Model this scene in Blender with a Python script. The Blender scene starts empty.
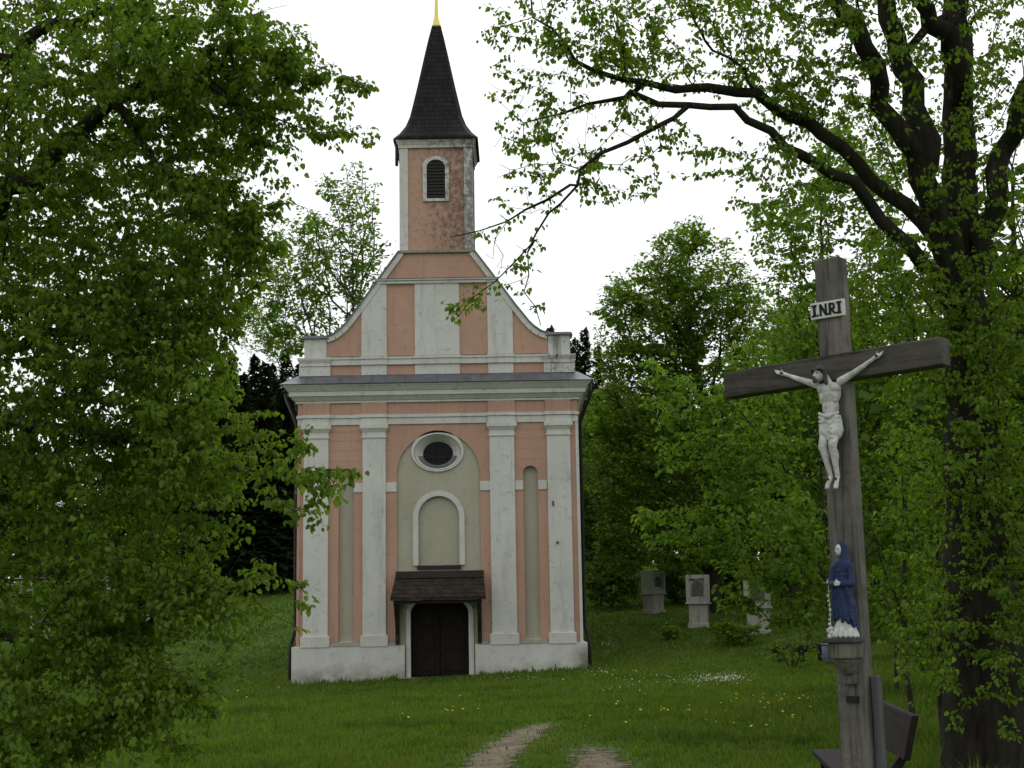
import bpy, math, random
import numpy as np
from mathutils import Vector, Matrix

rng = np.random.default_rng(7)
random.seed(7)
R = math.radians
S = bpy.context.scene
COL = S.collection

# ------------------------------------------------------------------ camera
F_PX = 1400.0
PITCH = math.atan(221 / F_PX)
ROLL = R(0.95)
EYE = 1.7
cam_d = bpy.data.cameras.new("camera")
cam = bpy.data.objects.new("camera", cam_d)
COL.objects.link(cam)
cam_d.sensor_width = 36
cam_d.lens = F_PX / 1024 * 36
cam_d.clip_end = 2000
cam.matrix_world = (Matrix.Translation((0, 0, EYE)) @ Matrix.Rotation(math.pi / 2 + PITCH, 4, 'X')
                    @ Matrix.Rotation(-ROLL, 4, 'Z'))
S.camera = cam

# ------------------------------------------------------------------ sky, sun, exposure
SUN_EL, SUN_AZ = R(50), R(14)
W = bpy.data.worlds.new("World")
S.world = W
W.use_nodes = True
nt = W.node_tree
bg = nt.nodes['Background']
sky = nt.nodes.new('ShaderNodeTexSky')
sky.sky_type = 'NISHITA'
sky.sun_disc = False
sky.sun_elevation = SUN_EL
sky.sun_rotation = SUN_AZ
sky.dust_density = 4
hs = nt.nodes.new('ShaderNodeHueSaturation')
hs.inputs['Saturation'].default_value = 0.08
mx = nt.nodes.new('ShaderNodeMix')
mx.data_type = 'RGBA'
mx.inputs['Factor'].default_value = 0.7
mx.inputs['B'].default_value = (10.6, 10.9, 11.0, 1)      # the even cloud deck
nt.links.new(sky.outputs[0], hs.inputs['Color'])
nt.links.new(hs.outputs[0], mx.inputs['A'])
nt.links.new(mx.outputs['Result'], bg.inputs[0])
bg.inputs[1].default_value = 0.15

sd = bpy.data.lights.new("sun", 'SUN')
sd.energy = 1.4
sd.angle = R(50)
sd.color = (1, 0.97, 0.92)
sun = bpy.data.objects.new("sun", sd)
COL.objects.link(sun)
sun.rotation_euler = (Vector((math.sin(SUN_AZ) * math.cos(SUN_EL), math.cos(SUN_AZ) * math.cos(SUN_EL), math.sin(SUN_EL)))
                      .to_track_quat('Z', 'Y').to_euler())
S.view_settings.view_transform = 'Standard'
S.view_settings.look = 'None'
S.view_settings.exposure = -0.42
S.view_settings.gamma = 1
S.render.engine = 'CYCLES'
cy = S.cycles
cy.max_bounces = 8
cy.diffuse_bounces = 6
cy.transmission_bounces = 6
cy.glossy_bounces = 2
cy.transparent_max_bounces = 4
cy.use_denoising = True
cy.denoiser = 'OPENIMAGEDENOISE'
cy.caustics_reflective = cy.caustics_refractive = False


# ------------------------------------------------------------------ measuring helpers
def P(px, py, Y):
    a, b = px - 512, 384 - py
    c, s = math.cos(ROLL), math.sin(ROLL)
    xc, yc = (a * c + b * s) / F_PX, (-a * s + b * c) / F_PX
    d = (xc, math.cos(PITCH) - yc * math.sin(PITCH), math.sin(PITCH) + yc * math.cos(PITCH))
    t = Y / d[1]
    return np.array((d[0] * t, Y, EYE + d[2] * t))


def sstep(a, b, x):
    t = np.clip((x - a) / (b - a), 0, 1)
    return t * t * (3 - 2 * t)


def ground_h(x, y):
    x = np.asarray(x, float)
    y = np.asarray(y, float)
    t = sstep(18, 40, y)
    h = -0.43 * t + 0.037 * np.clip(x + 2.2, -7, 11) * t
    yy = y - 46 + 0.10 * np.clip(x, -30, 30)
    r = 0.083 * (np.sqrt(yy * yy + 16) + yy) / 2
    h = h + 5.6 * np.tanh(r / 5.6 * 1.33)
    h = h + 0.05 * np.sin(x * 0.55 + 1) * np.sin(y * 0.4) * sstep(12, 18, y) * (1 - sstep(35, 39, y) + sstep(60, 66, y))
    return h


def G(px, py):
    lo, hi = 4.0, 200.0
    for Y in np.linspace(4, 150, 600):
        p = P(px, py, Y)
        if p[2] < ground_h(p[0], p[1]):
            hi = Y
            break
        lo = Y
    for _ in range(30):
        m = (lo + hi) / 2
        p = P(px, py, m)
        if p[2] < ground_h(p[0], p[1]):
            hi = m
        else:
            lo = m
    return P(px, py, (lo + hi) / 2)


# ------------------------------------------------------------------ object helpers
def tag(o, label=None, cat=None, group=None, kind=None):
    if label: o['label'] = label
    if cat: o['category'] = cat
    if group: o['group'] = group
    if kind: o['kind'] = kind
    return o


def empty(name, loc, label, cat, group=None, rot=(0, 0, 0)):
    o = bpy.data.objects.new(name, None)
    o.empty_display_size = 0.2
    COL.objects.link(o)
    o.location = loc
    o.rotation_euler = rot
    return tag(o, label, cat, group)


def link(name, me, mat, parent=None, smooth=False, bevel=0):
    o = bpy.data.objects.new(name, me)
    COL.objects.link(o)
    if mat is not None and not me.materials:
        for m in (mat if isinstance(mat, (list, tuple)) else [mat]):
            me.materials.append(m)
    if parent: o.parent = parent
    if smooth: me.polygons.foreach_set('use_smooth', np.ones(len(me.polygons), bool))
    if bevel:
        b = o.modifiers.new('bevel', 'BEVEL')
        b.width = bevel
        b.segments = 2
        b.limit_method = 'ANGLE'
        b.angle_limit = R(40)
    return o


def np_mesh(name, verts, polys, k):
    """polys: (n,k) array of one polygon size"""
    me = bpy.data.meshes.new(name)
    verts = np.asarray(verts, np.float32)
    polys = np.asarray(polys, np.int32)
    me.vertices.add(len(verts))
    me.vertices.foreach_set('co', verts.ravel())
    me.loops.add(polys.size)
    me.loops.foreach_set('vertex_index', polys.ravel())
    me.polygons.add(len(polys))
    me.polygons.foreach_set('loop_start', np.arange(0, polys.size, k, dtype=np.int32))
    me.update(calc_edges=True)
    return me


def baked(o, name):
    dg = bpy.context.evaluated_depsgraph_get()
    dg.update()
    me = bpy.data.meshes.new_from_object(o.evaluated_get(dg))
    me.name = name
    d = o.data
    bpy.data.objects.remove(o)
    return me


class MB:
    def __init__(self):
        self.v, self.f = [], []

    def add(self, vs, fs):
        n = len(self.v)
        self.v += [tuple(float(c) for c in p) for p in vs]
        self.f += [tuple(n + i for i in f) for f in fs]
        return self

    def box(self, x0, x1, y0, y1, z0, z1):
        return self.frus((x0, x1, y0, y1), z0, (x0, x1, y0, y1), z1)

    def frus(self, a, z0, b, z1):
        vs = [(a[0], a[2], z0), (a[1], a[2], z0), (a[1], a[3], z0), (a[0], a[3], z0),
              (b[0], b[2], z1), (b[1], b[2], z1), (b[1], b[3], z1), (b[0], b[3], z1)]
        return self.add(vs, [(3, 2, 1, 0), (4, 5, 6, 7), (0, 1, 5, 4), (1, 2, 6, 5), (2, 3, 7, 6), (3, 0, 4, 7)])

    def prism(self, poly, y0, y1):
        n = len(poly)
        vs = [(p[0], y0, p[1]) for p in poly] + [(p[0], y1, p[1]) for p in poly]
        fs = [tuple(range(n)), tuple(range(2 * n - 1, n - 1, -1))]
        fs += [((i + 1) % n, i, n + i, n + (i + 1) % n) for i in range(n)]
        return self.add(vs, fs)

    def tube(self, pts, rads, n=8, cap=True):
        pts = [Vector(p) for p in pts]
        if not isinstance(rads, (list, tuple)): rads = [rads] * len(pts)
        base = len(self.v)
        vs = []
        d = (pts[-1] - pts[0]).normalized()
        ref = Vector((0, 0, 1)) if abs(d.z) < 0.8 else Vector((1, 0, 0))
        for i, p in enumerate(pts):
            t = (pts[min(i + 1, len(pts) - 1)] - pts[max(i - 1, 0)]).normalized()
            u = t.cross(ref).normalized()
            w = t.cross(u)
            for k in range(n):
                a = 2 * math.pi * k / n
                vs.append(p + (u * math.cos(a) + w * math.sin(a)) * rads[i])
        fs = []
        for i in range(len(pts) - 1):
            for k in range(n):
                fs.append((i * n + k, i * n + (k + 1) % n, (i + 1) * n + (k + 1) % n, (i + 1) * n + k))
        if cap:
            fs.append(tuple(range(n - 1, -1, -1)))
            fs.append(tuple(range((len(pts) - 1) * n, len(pts) * n)))
        return self.add(vs, fs)

    def lathe(self, prof, n=16, c=(0, 0, 0)):
        vs, fs = [], []
        for r, z in prof:
            for k in range(n):
                a = 2 * math.pi * k / n
                vs.append((c[0] + r * math.cos(a), c[1] + r * math.sin(a), c[2] + z))
        for i in range(len(prof) - 1):
            for k in range(n):
                fs.append((i * n + k, i * n + (k + 1) % n, (i + 1) * n + (k + 1) % n, (i + 1) * n + k))
        fs.append(tuple(range(n - 1, -1, -1)))
        fs.append(tuple(range((len(prof) - 1) * n, len(prof) * n)))
        return self.add(vs, fs)

    def sphere(self, c, r, n=10, sc=(1, 1, 1)):
        prof = [(max(r * math.sin(math.pi * i / n), 1e-4), -r * math.cos(math.pi * i / n)) for i in range(n + 1)]
        b = len(self.v)
        self.lathe(prof, n)
        for i in range(b, len(self.v)):
            x, y, z = self.v[i]
            self.v[i] = (x * sc[0] + c[0], y * sc[1] + c[1], z * sc[2] + c[2])
        return self

    def mesh(self, name):
        me = bpy.data.meshes.new(name)
        me.from_pydata(self.v, [], self.f)
        me.update()
        return me

    def build(self, name, mat, parent=None, smooth=False, bevel=0):
        return link(name, self.mesh(name), mat, parent, smooth, bevel)


def plate(name, outlines, y0, y1, mat, parent, bevel=0):
    """a flat slab in the XZ plane between depths y0 < y1, the later outlines being holes"""
    cu = bpy.data.curves.new('outline', 'CURVE')
    cu.dimensions = '2D'
    cu.fill_mode = 'BOTH'
    for pts in outlines:
        sp = cu.splines.new('POLY')
        sp.points.add(len(pts) - 1)
        for i, p in enumerate(pts): sp.points[i].co = (p[0], p[1], 0, 1)
        sp.use_cyclic_u = True
    cu.extrude = (y1 - y0) / 2
    o = bpy.data.objects.new('outline', cu)
    COL.objects.link(o)
    me = baked(o, name)
    n = len(me.vertices)
    co = np.empty(n * 3, np.float32)
    me.vertices.foreach_get('co', co)
    co = co.reshape(-1, 3)
    out = np.stack([co[:, 0], (y0 + y1) / 2 - co[:, 2], co[:, 1]], 1)
    me.vertices.foreach_set('co', out.ravel())
    me.materials.clear()
    me.update()
    return link(name, me, mat, parent, False, bevel)


def arch(x0, x1, z0, zs, n=20, rise=None):
    """outline: straight jambs from z0 to the springing zs, then an arch"""
    c, r = (x0 + x1) / 2, (x1 - x0) / 2
    rise = r if rise is None else rise
    return [(x0, z0), (x1, z0)] + [(c + r * math.cos(math.pi * i / n), zs + rise * math.sin(math.pi * i / n)) for i in range(n + 1)]


def ell(cx, cz, a, b, n=40):
    return [(cx + a * math.cos(2 * math.pi * i / n), cz + b * math.sin(2 * math.pi * i / n)) for i in range(n)]


# ------------------------------------------------------------------ materials
class NT:
    def __init__(self, name):
        self.m = bpy.data.materials.new(name)
        self.m.use_nodes = True
        self.t = self.m.node_tree
        self.b = self.t.nodes['Principled BSDF']
        self.out = self.t.nodes['Material Output']

    def n(self, typ, **kw):
        x = self.t.nodes.new(typ)
        for k, v in kw.items():
            if k.startswith('i_'):
                x.inputs[k[2:].replace('_', ' ')].default_value = v
            else:
                setattr(x, k, v)
        return x

    def l(self, a, b): self.t.links.new(a, b)

    def coord(self, scale=(1, 1, 1)):
        tc = self.n('ShaderNodeTexCoord')
        mp = self.n('ShaderNodeMapping')
        mp.inputs['Scale'].default_value = scale
        self.l(tc.outputs['Object'], mp.inputs[0])
        return mp.outputs[0]

    def noise(self, scale, detail=4, rough=0.6, cscale=(1, 1, 1)):
        x = self.n('ShaderNodeTexNoise', i_Scale=scale, i_Detail=detail, i_Roughness=rough)
        self.l(self.coord(cscale), x.inputs['Vector'])
        return x.outputs['Fac']

    def ramp(self, src, stops):
        r = self.n('ShaderNodeValToRGB')
        e = r.color_ramp.elements
        while len(e) < len(stops): e.new(0.5)
        for k, (p, c) in enumerate(stops):
            e[k].position = p
            e[k].color = (*c, 1) if len(c) == 3 else c
        self.l(src, r.inputs[0])
        return r.outputs[0]

    def mix(self, fac, a, b, blend='MIX'):
        x = self.n('ShaderNodeMix', data_type='RGBA', blend_type=blend)
        for s, v in (('Factor', fac), ('A', a), ('B', b)):
            if hasattr(v, 'links'): self.l(v, x.inputs[s])
            else: x.inputs[s].default_value = v if isinstance(v, (int, float)) else (*v, 1)
        return x.outputs['Result']

    def mul(self, a, b):
        x = self.n('ShaderNodeMath', operation='MULTIPLY')
        for i, v in enumerate((a, b)):
            if hasattr(v, 'links'): self.l(v, x.inputs[i])
            else: x.inputs[i].default_value = v
        return x.outputs[0]

    def zgrad(self, z0, z1):
        tc = self.n('ShaderNodeTexCoord')
        sx = self.n('ShaderNodeSeparateXYZ')
        self.l(tc.outputs['Object'], sx.inputs[0])
        mr = self.n('ShaderNodeMapRange')
        mr.inputs['From Min'].default_value = z0
        mr.inputs['From Max'].default_value = z1
        self.l(sx.outputs['Z'], mr.inputs['Value'])
        return mr.outputs[0]

    def xgrad(self, z0, z1):
        tc = self.n('ShaderNodeTexCoord')
        sx = self.n('ShaderNodeSeparateXYZ')
        self.l(tc.outputs['Object'], sx.inputs[0])
        mr = self.n('ShaderNodeMapRange')
        mr.inputs['From Min'].default_value = z0
        mr.inputs['From Max'].default_value = z1
        self.l(sx.outputs['X'], mr.inputs['Value'])
        return mr.outputs[0]

    def bump(self, h, strength=0.3, dist=0.02):
        x = self.n('ShaderNodeBump', i_Strength=strength, i_Distance=dist)
        self.l(h, x.inputs['Height'])
        self.l(x.outputs[0], self.b.inputs['Normal'])

    def done(self, col=None, rough=0.9, spec=0.2, metal=0):
        if col is not None:
            if hasattr(col, 'links'): self.l(col, self.b.inputs['Base Color'])
            else: self.b.inputs['Base Color'].default_value = (*col, 1)
        self.b.inputs['Roughness'].default_value = rough
        self.b.inputs['Specular IOR Level'].default_value = spec
        self.b.inputs['Metallic'].default_value = metal
        return self.m


def k(c, f): return tuple(x * f for x in c)


def stucco(name, col, stain=(0.16, 0.15, 0.11), amount=0.25, damp=False, tower=False, streak=0.5):
    t = NT(name)
    big = t.noise(0.55, 5, 0.65)
    c = t.ramp(big, [(0.3, k(col, 0.86)), (0.7, k(col, 1.06))])
    st = t.noise(1.0, 6, 0.72, (3.2, 3.2, 0.35))
    m = t.ramp(st, [(0.54, (0, 0, 0)), (0.78, (1, 1, 1))])
    c = t.mix(t.mul(m, amount * streak), c, stain)
    sp = t.noise(5.5, 6, 0.7)
    m2 = t.ramp(sp, [(0.56, (0, 0, 0)), (0.72, (1, 1, 1))])
    c = t.mix(t.mul(m2, amount * 0.6), c, stain)
    if damp:     # splashed soil and algae along the foot of the wall
        g = t.zgrad(0.9, -0.25)
        n2 = t.noise(2.4, 5, 0.7)
        m3 = t.ramp(t.mul(g, n2), [(0.16, (0, 0, 0)), (0.46, (1, 1, 1))])
        c = t.mix(t.mul(m3, 0.75), c, (0.13, 0.12, 0.065))
        g2 = t.mul(t.xgrad(3.5, 4.4), t.zgrad(1.5, 0.2))
        m4 = t.ramp(t.mul(g2, n2), [(0.12, (0, 0, 0)), (0.38, (1, 1, 1))])
        c = t.mix(t.mul(m4, 0.8), c, (0.12, 0.115, 0.06))
    if tower:    # black lichen on the weather side of the tower
        n3 = t.noise(6.0, 9, 0.82, (1, 1, 0.9))
        g3 = t.mul(t.xgrad(-5.5, 1.5), n3)
        m5 = t.ramp(g3, [(0.36, (0, 0, 0)), (0.50, (1, 1, 1))])
        c = t.mix(t.mul(m5, 0.75), c, (0.06, 0.055, 0.05))
    h = t.noise(28, 5, 0.7)
    t.bump(h, 0.28, 0.012)
    return t.done(c, 0.93, 0.15)


PINK = (0.52, 0.320, 0.242)
WHITE = (0.645, 0.635, 0.592)
BEIGE = (0.45, 0.425, 0.335)
M = {}
M['pink'] = stucco('pink_plaster', PINK, (0.2, 0.15, 0.11), 0.9)
M['white'] = stucco('white_plaster', WHITE, (0.2, 0.19, 0.15), 0.95)
M['beige'] = stucco('beige_plaster', BEIGE, (0.17, 0.16, 0.12), 0.5)
M['plinth'] = stucco('plinth_plaster', k(WHITE, 0.97), (0.2, 0.2, 0.16), 0.7, damp=True)
M['tower_pink'] = stucco('tower_pink_plaster', PINK, (0.12, 0.09, 0.075), 0.9, tower=True)
M['tower_white'] = stucco('tower_white_plaster', WHITE, (0.12, 0.12, 0.1), 0.9, tower=True)
M['pedestal'] = stucco('pedestal_plaster', k(WHITE, 0.9), (0.09, 0.09, 0.075), 1.5, streak=0.8)
M['gable_pink'] = stucco('gable_pink_plaster', PINK, (0.12, 0.10, 0.08), 0.85)
M['ledge'] = stucco('weathered_ledge_plaster', (0.30, 0.29, 0.235), (0.08, 0.08, 0.05), 0.8)
M['side'] = stucco('side_wall_plaster', (0.5, 0.47, 0.40), (0.2, 0.18, 0.12), 0.4, damp=True)


def simple(name, col, rough=0.6, var=0.25, scale=12, bump=0.15, spec=0.3, metal=0, cs=(1, 1, 1)):
    t = NT(name)
    f = t.noise(scale, 5, 0.65, cs)
    c = t.ramp(f, [(0.3, k(col, 1 - var)), (0.7, k(col, 1 + var))])
    if bump: t.bump(f, bump, 0.01)
    return t.done(c, rough, spec, metal)


def wood(name, col, dark, axis='z', scale=1.0, moss=None):
    t = NT(name)
    cs = {'z': (26, 26, 1.4), 'x': (1.4, 26, 26), 'y': (26, 1.4, 26)}[axis]
    f = t.noise(1.0 * scale, 6, 0.7, cs)
    f2 = t.noise(2.2, 4, 0.6)
    c = t.ramp(f, [(0.32, dark), (0.5, col), (0.72, k(col, 1.35))])
    c = t.mix(t.ramp(f2, [(0.40, (0, 0, 0)), (0.75, (0.8, 0.8, 0.8))]), c, dark)
    if moss:
        f3 = t.noise(5, 5, 0.7)
        c = t.mix(t.ramp(f3, [(0.5, (0, 0, 0)), (0.7, (0.7, 0.7, 0.7))]), c, moss)
    t.bump(f, 0.6, 0.008)
    return t.done(c, 0.85, 0.2)


M['post_wood'] = wood('weathered_grey_wood', (0.175, 0.162, 0.142), (0.032, 0.028, 0.023), 'z', 1.0, (0.06, 0.058, 0.045))
M['beam_wood'] = wood('weathered_brown_wood', (0.088, 0.077, 0.065), (0.020, 0.017, 0.014), 'x', moss=(0.11, 0.10, 0.085))
M['dark_wood'] = wood('dark_wood', (0.036, 0.026, 0.019), (0.012, 0.009, 0.007), 'z')
M['door'] = wood('shaded_door_wood', (0.018, 0.013, 0.011), (0.007, 0.006, 0.005), 'z')  # wood colour darkened to carry the shade under the canopy
M['bench_wood'] = wood('dark_bench_wood', (0.022, 0.017, 0.014), (0.009, 0.007, 0.006), 'x')  # very dark brown wood shared by both benches
M['prop_wood'] = wood('grey_prop_wood', (0.10, 0.095, 0.10), (0.04, 0.04, 0.045), 'z')


def shingles(name, col, dark, rowh, wid, moss=None):
    t = NT(name)
    tc = t.n('ShaderNodeTexCoord')
    sx = t.n('ShaderNodeSeparateXYZ')
    t.l(tc.outputs['Object'], sx.inputs[0])
    ad = t.n('ShaderNodeMath', operation='ADD')
    t.l(sx.outputs['X'], ad.inputs[0])
    t.l(sx.outputs['Y'], ad.inputs[1])
    cb = t.n('ShaderNodeCombineXYZ')
    t.l(ad.outputs[0], cb.inputs['X'])
    t.l(sx.outputs['Z'], cb.inputs['Y'])
    br = t.n('ShaderNodeTexBrick', offset=0.5)
    br.inputs['Scale'].default_value = 1
    br.inputs['Mortar Size'].default_value = 0.012
    br.inputs['Brick Width'].default_value = wid
    br.inputs['Row Height'].default_value = rowh
    br.inputs['Color1'].default_value = (*k(col, 1.35), 1)
    br.inputs['Color2'].default_value = (*k(col, 0.65), 1)
    br.inputs['Mortar'].default_value = (*dark, 1)
    t.l(cb.outputs[0], br.inputs['Vector'])
    f = t.noise(3.0, 6, 0.7)
    c = t.mix(t.ramp(f, [(0.35, (0, 0, 0)), (0.75, (1, 1, 1))]), br.outputs['Color'], dark)
    if moss:
        f3 = t.noise(2.2, 6, 0.7)
        c = t.mix(t.ramp(f3, [(0.52, (0, 0, 0)), (0.7, (0.8, 0.8, 0.8))]), c, moss)
    wv = t.n('ShaderNodeMath', operation='FRACT')
    dv = t.n('ShaderNodeMath', operation='DIVIDE')
    t.l(sx.outputs['Z'], dv.inputs[0])
    dv.inputs[1].default_value = rowh
    t.l(dv.outputs[0], wv.inputs[0])
    hh = t.mul(wv.outputs[0], -1.0)
    ad2 = t.n('ShaderNodeMath', operation='ADD')
    t.l(hh, ad2.inputs[0])
    t.l(br.outputs['Fac'], ad2.inputs[1])
    t.bump(ad2.outputs[0], 0.7, 0.03)
    return t.done(c, 0.85, 0.2)


M['spire'] = shingles('spire_shingles', (0.026, 0.021, 0.021), (0.008, 0.007, 0.007), 0.16, 0.14)
M['canopy'] = shingles('canopy_shingles', (0.05, 0.036, 0.027), (0.014, 0.011, 0.009), 0.12, 0.10, (0.055, 0.055, 0.03))
M['nave_roof'] = shingles('nave_roof_tiles', (0.09, 0.05, 0.038), (0.03, 0.02, 0.016), 0.3, 0.2)
M['sheet'] = simple('zinc_sheet', (0.13, 0.137, 0.15), 0.5, 0.3, 3, 0.1, 0.4, 0.25)
M['pipe'] = simple('dark_gutter_metal', (0.018, 0.016, 0.016), 0.5, 0.3, 8, 0.05, 0.4, 0.2)
M['gold'] = simple('gilding', (0.85, 0.70, 0.22), 0.45, 0.08, 6, 0.02, 0.5, 0.6)
M['glass'] = simple('dark_leaded_glass', (0.018, 0.017, 0.018), 0.6, 0.4, 14, 0.1, 0.12)
M['black'] = simple('black_lettering_and_opening_shade', (0.012, 0.012, 0.012), 0.6, 0.2, 20, 0)
M['louver'] = simple('dark_louver_wood', (0.028, 0.022, 0.022), 0.8, 0.3, 16, 0.1)
M['sign_white'] = simple('white_enamel', (0.62, 0.62, 0.60), 0.55, 0.12, 22, 0.1)
M['statue'] = simple('peeling_white_statue_paint', (0.52, 0.51, 0.49), 0.75, 0.4, 22, 0.3)
M['statue_white'] = simple('white_statue_paint', (0.54, 0.54, 0.52), 0.65, 0.3, 26, 0.2)
M['hair'] = simple('grey_brown_hair_paint', (0.062, 0.052, 0.052), 0.8, 0.35, 40, 0.4)
M['blue'] = simple('dark_blue_cloak_paint', (0.013, 0.027, 0.085), 0.6, 0.5, 18, 0.2)
M['lead'] = simple('dark_lead_sheet', (0.04, 0.038, 0.042), 0.7, 0.3, 18, 0.2)
M['iron'] = simple('rusty_iron', (0.03, 0.022, 0.018), 0.8, 0.4, 30, 0.1)
M['stone'] = stucco('lichen_grey_stone', (0.40, 0.39, 0.34), (0.055, 0.055, 0.045), 1.3, streak=0.9)
M['relief'] = simple('dark_weathered_relief', (0.10, 0.095, 0.085), 0.9, 0.4, 14, 0.4)
M['rust'] = simple('rust_red_tile', (0.16, 0.05, 0.028), 0.9, 0.35, 14, 0.3)
M['blue_grey'] = simple('blue_grey_metal', (0.13, 0.16, 0.20), 0.5, 0.2, 9, 0.1)
M['far_wall'] = simple('pale_far_wall', (0.36, 0.33, 0.29), 0.9, 0.25, 2, 0.1)


def bark(name, col, moss=0.4):
    t = NT(name)
    f = t.noise(1.0, 7, 0.75, (11, 11, 2.2))
    c = t.ramp(f, [(0.34, k(col, 0.35)), (0.52, col), (0.72, k(col, 1.6))])
    f2 = t.noise(2.4, 5, 0.7)
    c = t.mix(t.mul(t.ramp(f2, [(0.45, (0, 0, 0)), (0.68, (1, 1, 1))]), moss), c, (0.032, 0.042, 0.014))
    t.bump(f, 0.9, 0.05)
    return t.done(c, 0.95, 0.1)


M['bark'] = bark('shaded_linden_bark', (0.036, 0.030, 0.024), 0.5)  # bark colour lowered to carry the canopy's shade, moss mottled over it
M['bark2'] = bark('thin_tree_bark', (0.062, 0.053, 0.042), 0.3)
M['bark3'] = bark('spruce_bark', (0.045, 0.033, 0.028), 0.2)


def leaf(name, c0, c1, c2, trans=0.38, gloss=0.012, patch=None):
    t = NT(name)
    ge = t.n('ShaderNodeNewGeometry')
    c = t.ramp(ge.outputs['Random Per Island'], [(0.0, c0), (0.5, c1), (0.9, c2), (1.0, k(c2, 1.25))])
    n = t.noise(0.6, 3, 0.6)
    c = t.mix(t.ramp(n, [(0.35, (0, 0, 0)), (0.65, (0.55, 0.55, 0.55))]), c, k(c2, 1.05))
    if patch:
        c = t.mix(t.ramp(t.noise(0.9, 6, 0.72), [(0.50, (0, 0, 0)), (0.68, (0.75, 0.75, 0.75))]), c, patch[0])
        c = t.mix(t.ramp(t.noise(0.33, 5, 0.7), [(0.52, (0, 0, 0)), (0.66, (0.7, 0.7, 0.7))]), c, patch[1])
    df = t.n('ShaderNodeBsdfDiffuse')
    tr = t.n('ShaderNodeBsdfTranslucent')
    t.l(c, df.inputs[0])
    c2n = t.mix(1.0, c, (1.15, 1.25, 0.55), 'MULTIPLY')
    t.l(c2n, tr.inputs[0])
    mx1 = t.n('ShaderNodeMixShader')
    mx1.inputs[0].default_value = trans
    t.l(df.outputs[0], mx1.inputs[1])
    t.l(tr.outputs[0], mx1.inputs[2])
    gl = t.n('ShaderNodeBsdfGlossy')
    gl.inputs['Roughness'].default_value = 0.45
    mx2 = t.n('ShaderNodeMixShader')
    mx2.inputs[0].default_value = gloss
    t.l(mx1.outputs[0], mx2.inputs[1])
    t.l(gl.outputs[0], mx2.inputs[2])
    t.l(mx2.outputs[0], t.out.inputs[0])
    return t.m


M['leaf_linden'] = leaf('linden_leaves', (0.072, 0.130, 0.013), (0.115, 0.195, 0.020), (0.165, 0.255, 0.032), 0.54)
M['leaf_light'] = leaf('young_spring_leaves', (0.078, 0.148, 0.014), (0.115, 0.205, 0.023), (0.165, 0.27, 0.036), 0.52)
M['leaf_mid'] = leaf('broad_tree_leaves', (0.066, 0.12, 0.010), (0.095, 0.170, 0.016), (0.13, 0.22, 0.025), 0.48)
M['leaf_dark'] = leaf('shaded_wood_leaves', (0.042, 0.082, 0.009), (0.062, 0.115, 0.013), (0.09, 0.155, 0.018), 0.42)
M['needle'] = leaf('spruce_needles', (0.010, 0.019, 0.007), (0.015, 0.028, 0.009), (0.024, 0.038, 0.012), 0.15, 0.01)
M['grass'] = leaf('grass_blades', (0.052, 0.108, 0.011), (0.082, 0.152, 0.016), (0.13, 0.195, 0.028), 0.38, 0.01, ((0.15, 0.165, 0.04), (0.04, 0.085, 0.014)))


# ------------------------------------------------------------------ the ground
t = NT('meadow_soil')
f = t.noise(0.35, 6, 0.7)
c = t.ramp(f, [(0.3, (0.038, 0.076, 0.013)), (0.5, (0.056, 0.100, 0.017)), (0.72, (0.082, 0.115, 0.026))])
f2 = t.noise(6, 6, 0.75)
c = t.mix(t.ramp(f2, [(0.5, (0, 0, 0)), (0.8, (0.5, 0.5, 0.5))]), c, (0.04, 0.033, 0.018))
t.bump(f2, 0.6, 0.05)
M['soil'] = t.done(c, 0.95, 0.1)

t = NT('track_dirt')
f = t.noise(2.5, 7, 0.75)
c = t.ramp(f, [(0.3, (0.09, 0.072, 0.046)), (0.5, (0.165, 0.138, 0.095)), (0.7, (0.25, 0.215, 0.155))])
f2 = t.noise(30, 5, 0.75)
c = t.mix(t.ramp(f2, [(0.55, (0, 0, 0)), (0.7, (0.7, 0.7, 0.7))]), c, (0.055, 0.045, 0.03))
vo = t.n('ShaderNodeTexVoronoi', i_Scale=22)
t.l(t.coord(), vo.inputs['Vector'])
c = t.mix(t.ramp(vo.outputs['Distance'], [(0.16, (0.8, 0.8, 0.8)), (0.26, (0, 0, 0))]), c, (0.27, 0.25, 0.21))
t.bump(f2, 0.8, 0.03)
M['dirt'] = t.done(c, 0.95, 0.1)
# grass closes in on the rut with a ragged edge: the worn earth ends in patches
an = t.n('ShaderNodeAttribute', attribute_name='worn')
ad = t.n('ShaderNodeMath', operation='ADD')
t.l(an.outputs['Fac'], ad.inputs[0])
nn_ = t.noise(7, 6, 0.75)
t.l(t.mul(nn_, 0.8), ad.inputs[1])
al = t.ramp(ad.outputs[0], [(0.60, (0, 0, 0)), (0.70, (1, 1, 1))])
t.l(al, t.b.inputs['Alpha'])


def axis(lo, hi, step, far):
    a = list(np.arange(lo, hi + 1e-6, step))
    v, s = hi, step
    while v < far:
        s *= 1.5
        v += s
        a.append(v)
    v, s = lo, step
    while v > -far:
        s *= 1.5
        v -= s
        a.insert(0, v)
    return np.array(a)


xs, ys = axis(-22, 22, 0.5, 600), axis(-4, 110, 0.5, 700)
gx, gy = np.meshgrid(xs, ys)
gv = np.stack([gx, gy, ground_h(gx, gy)], -1).reshape(-1, 3)
nx, ny = len(xs), len(ys)
ii = (np.arange(ny - 1)[:, None] * nx + np.arange(nx - 1)[None]).ravel()
ground = link('ground', np_mesh('ground', gv, np.stack([ii, ii + 1, ii + nx + 1, ii + nx], 1), 4), M['soil'], smooth=True)
tag(ground, kind='structure')

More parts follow.
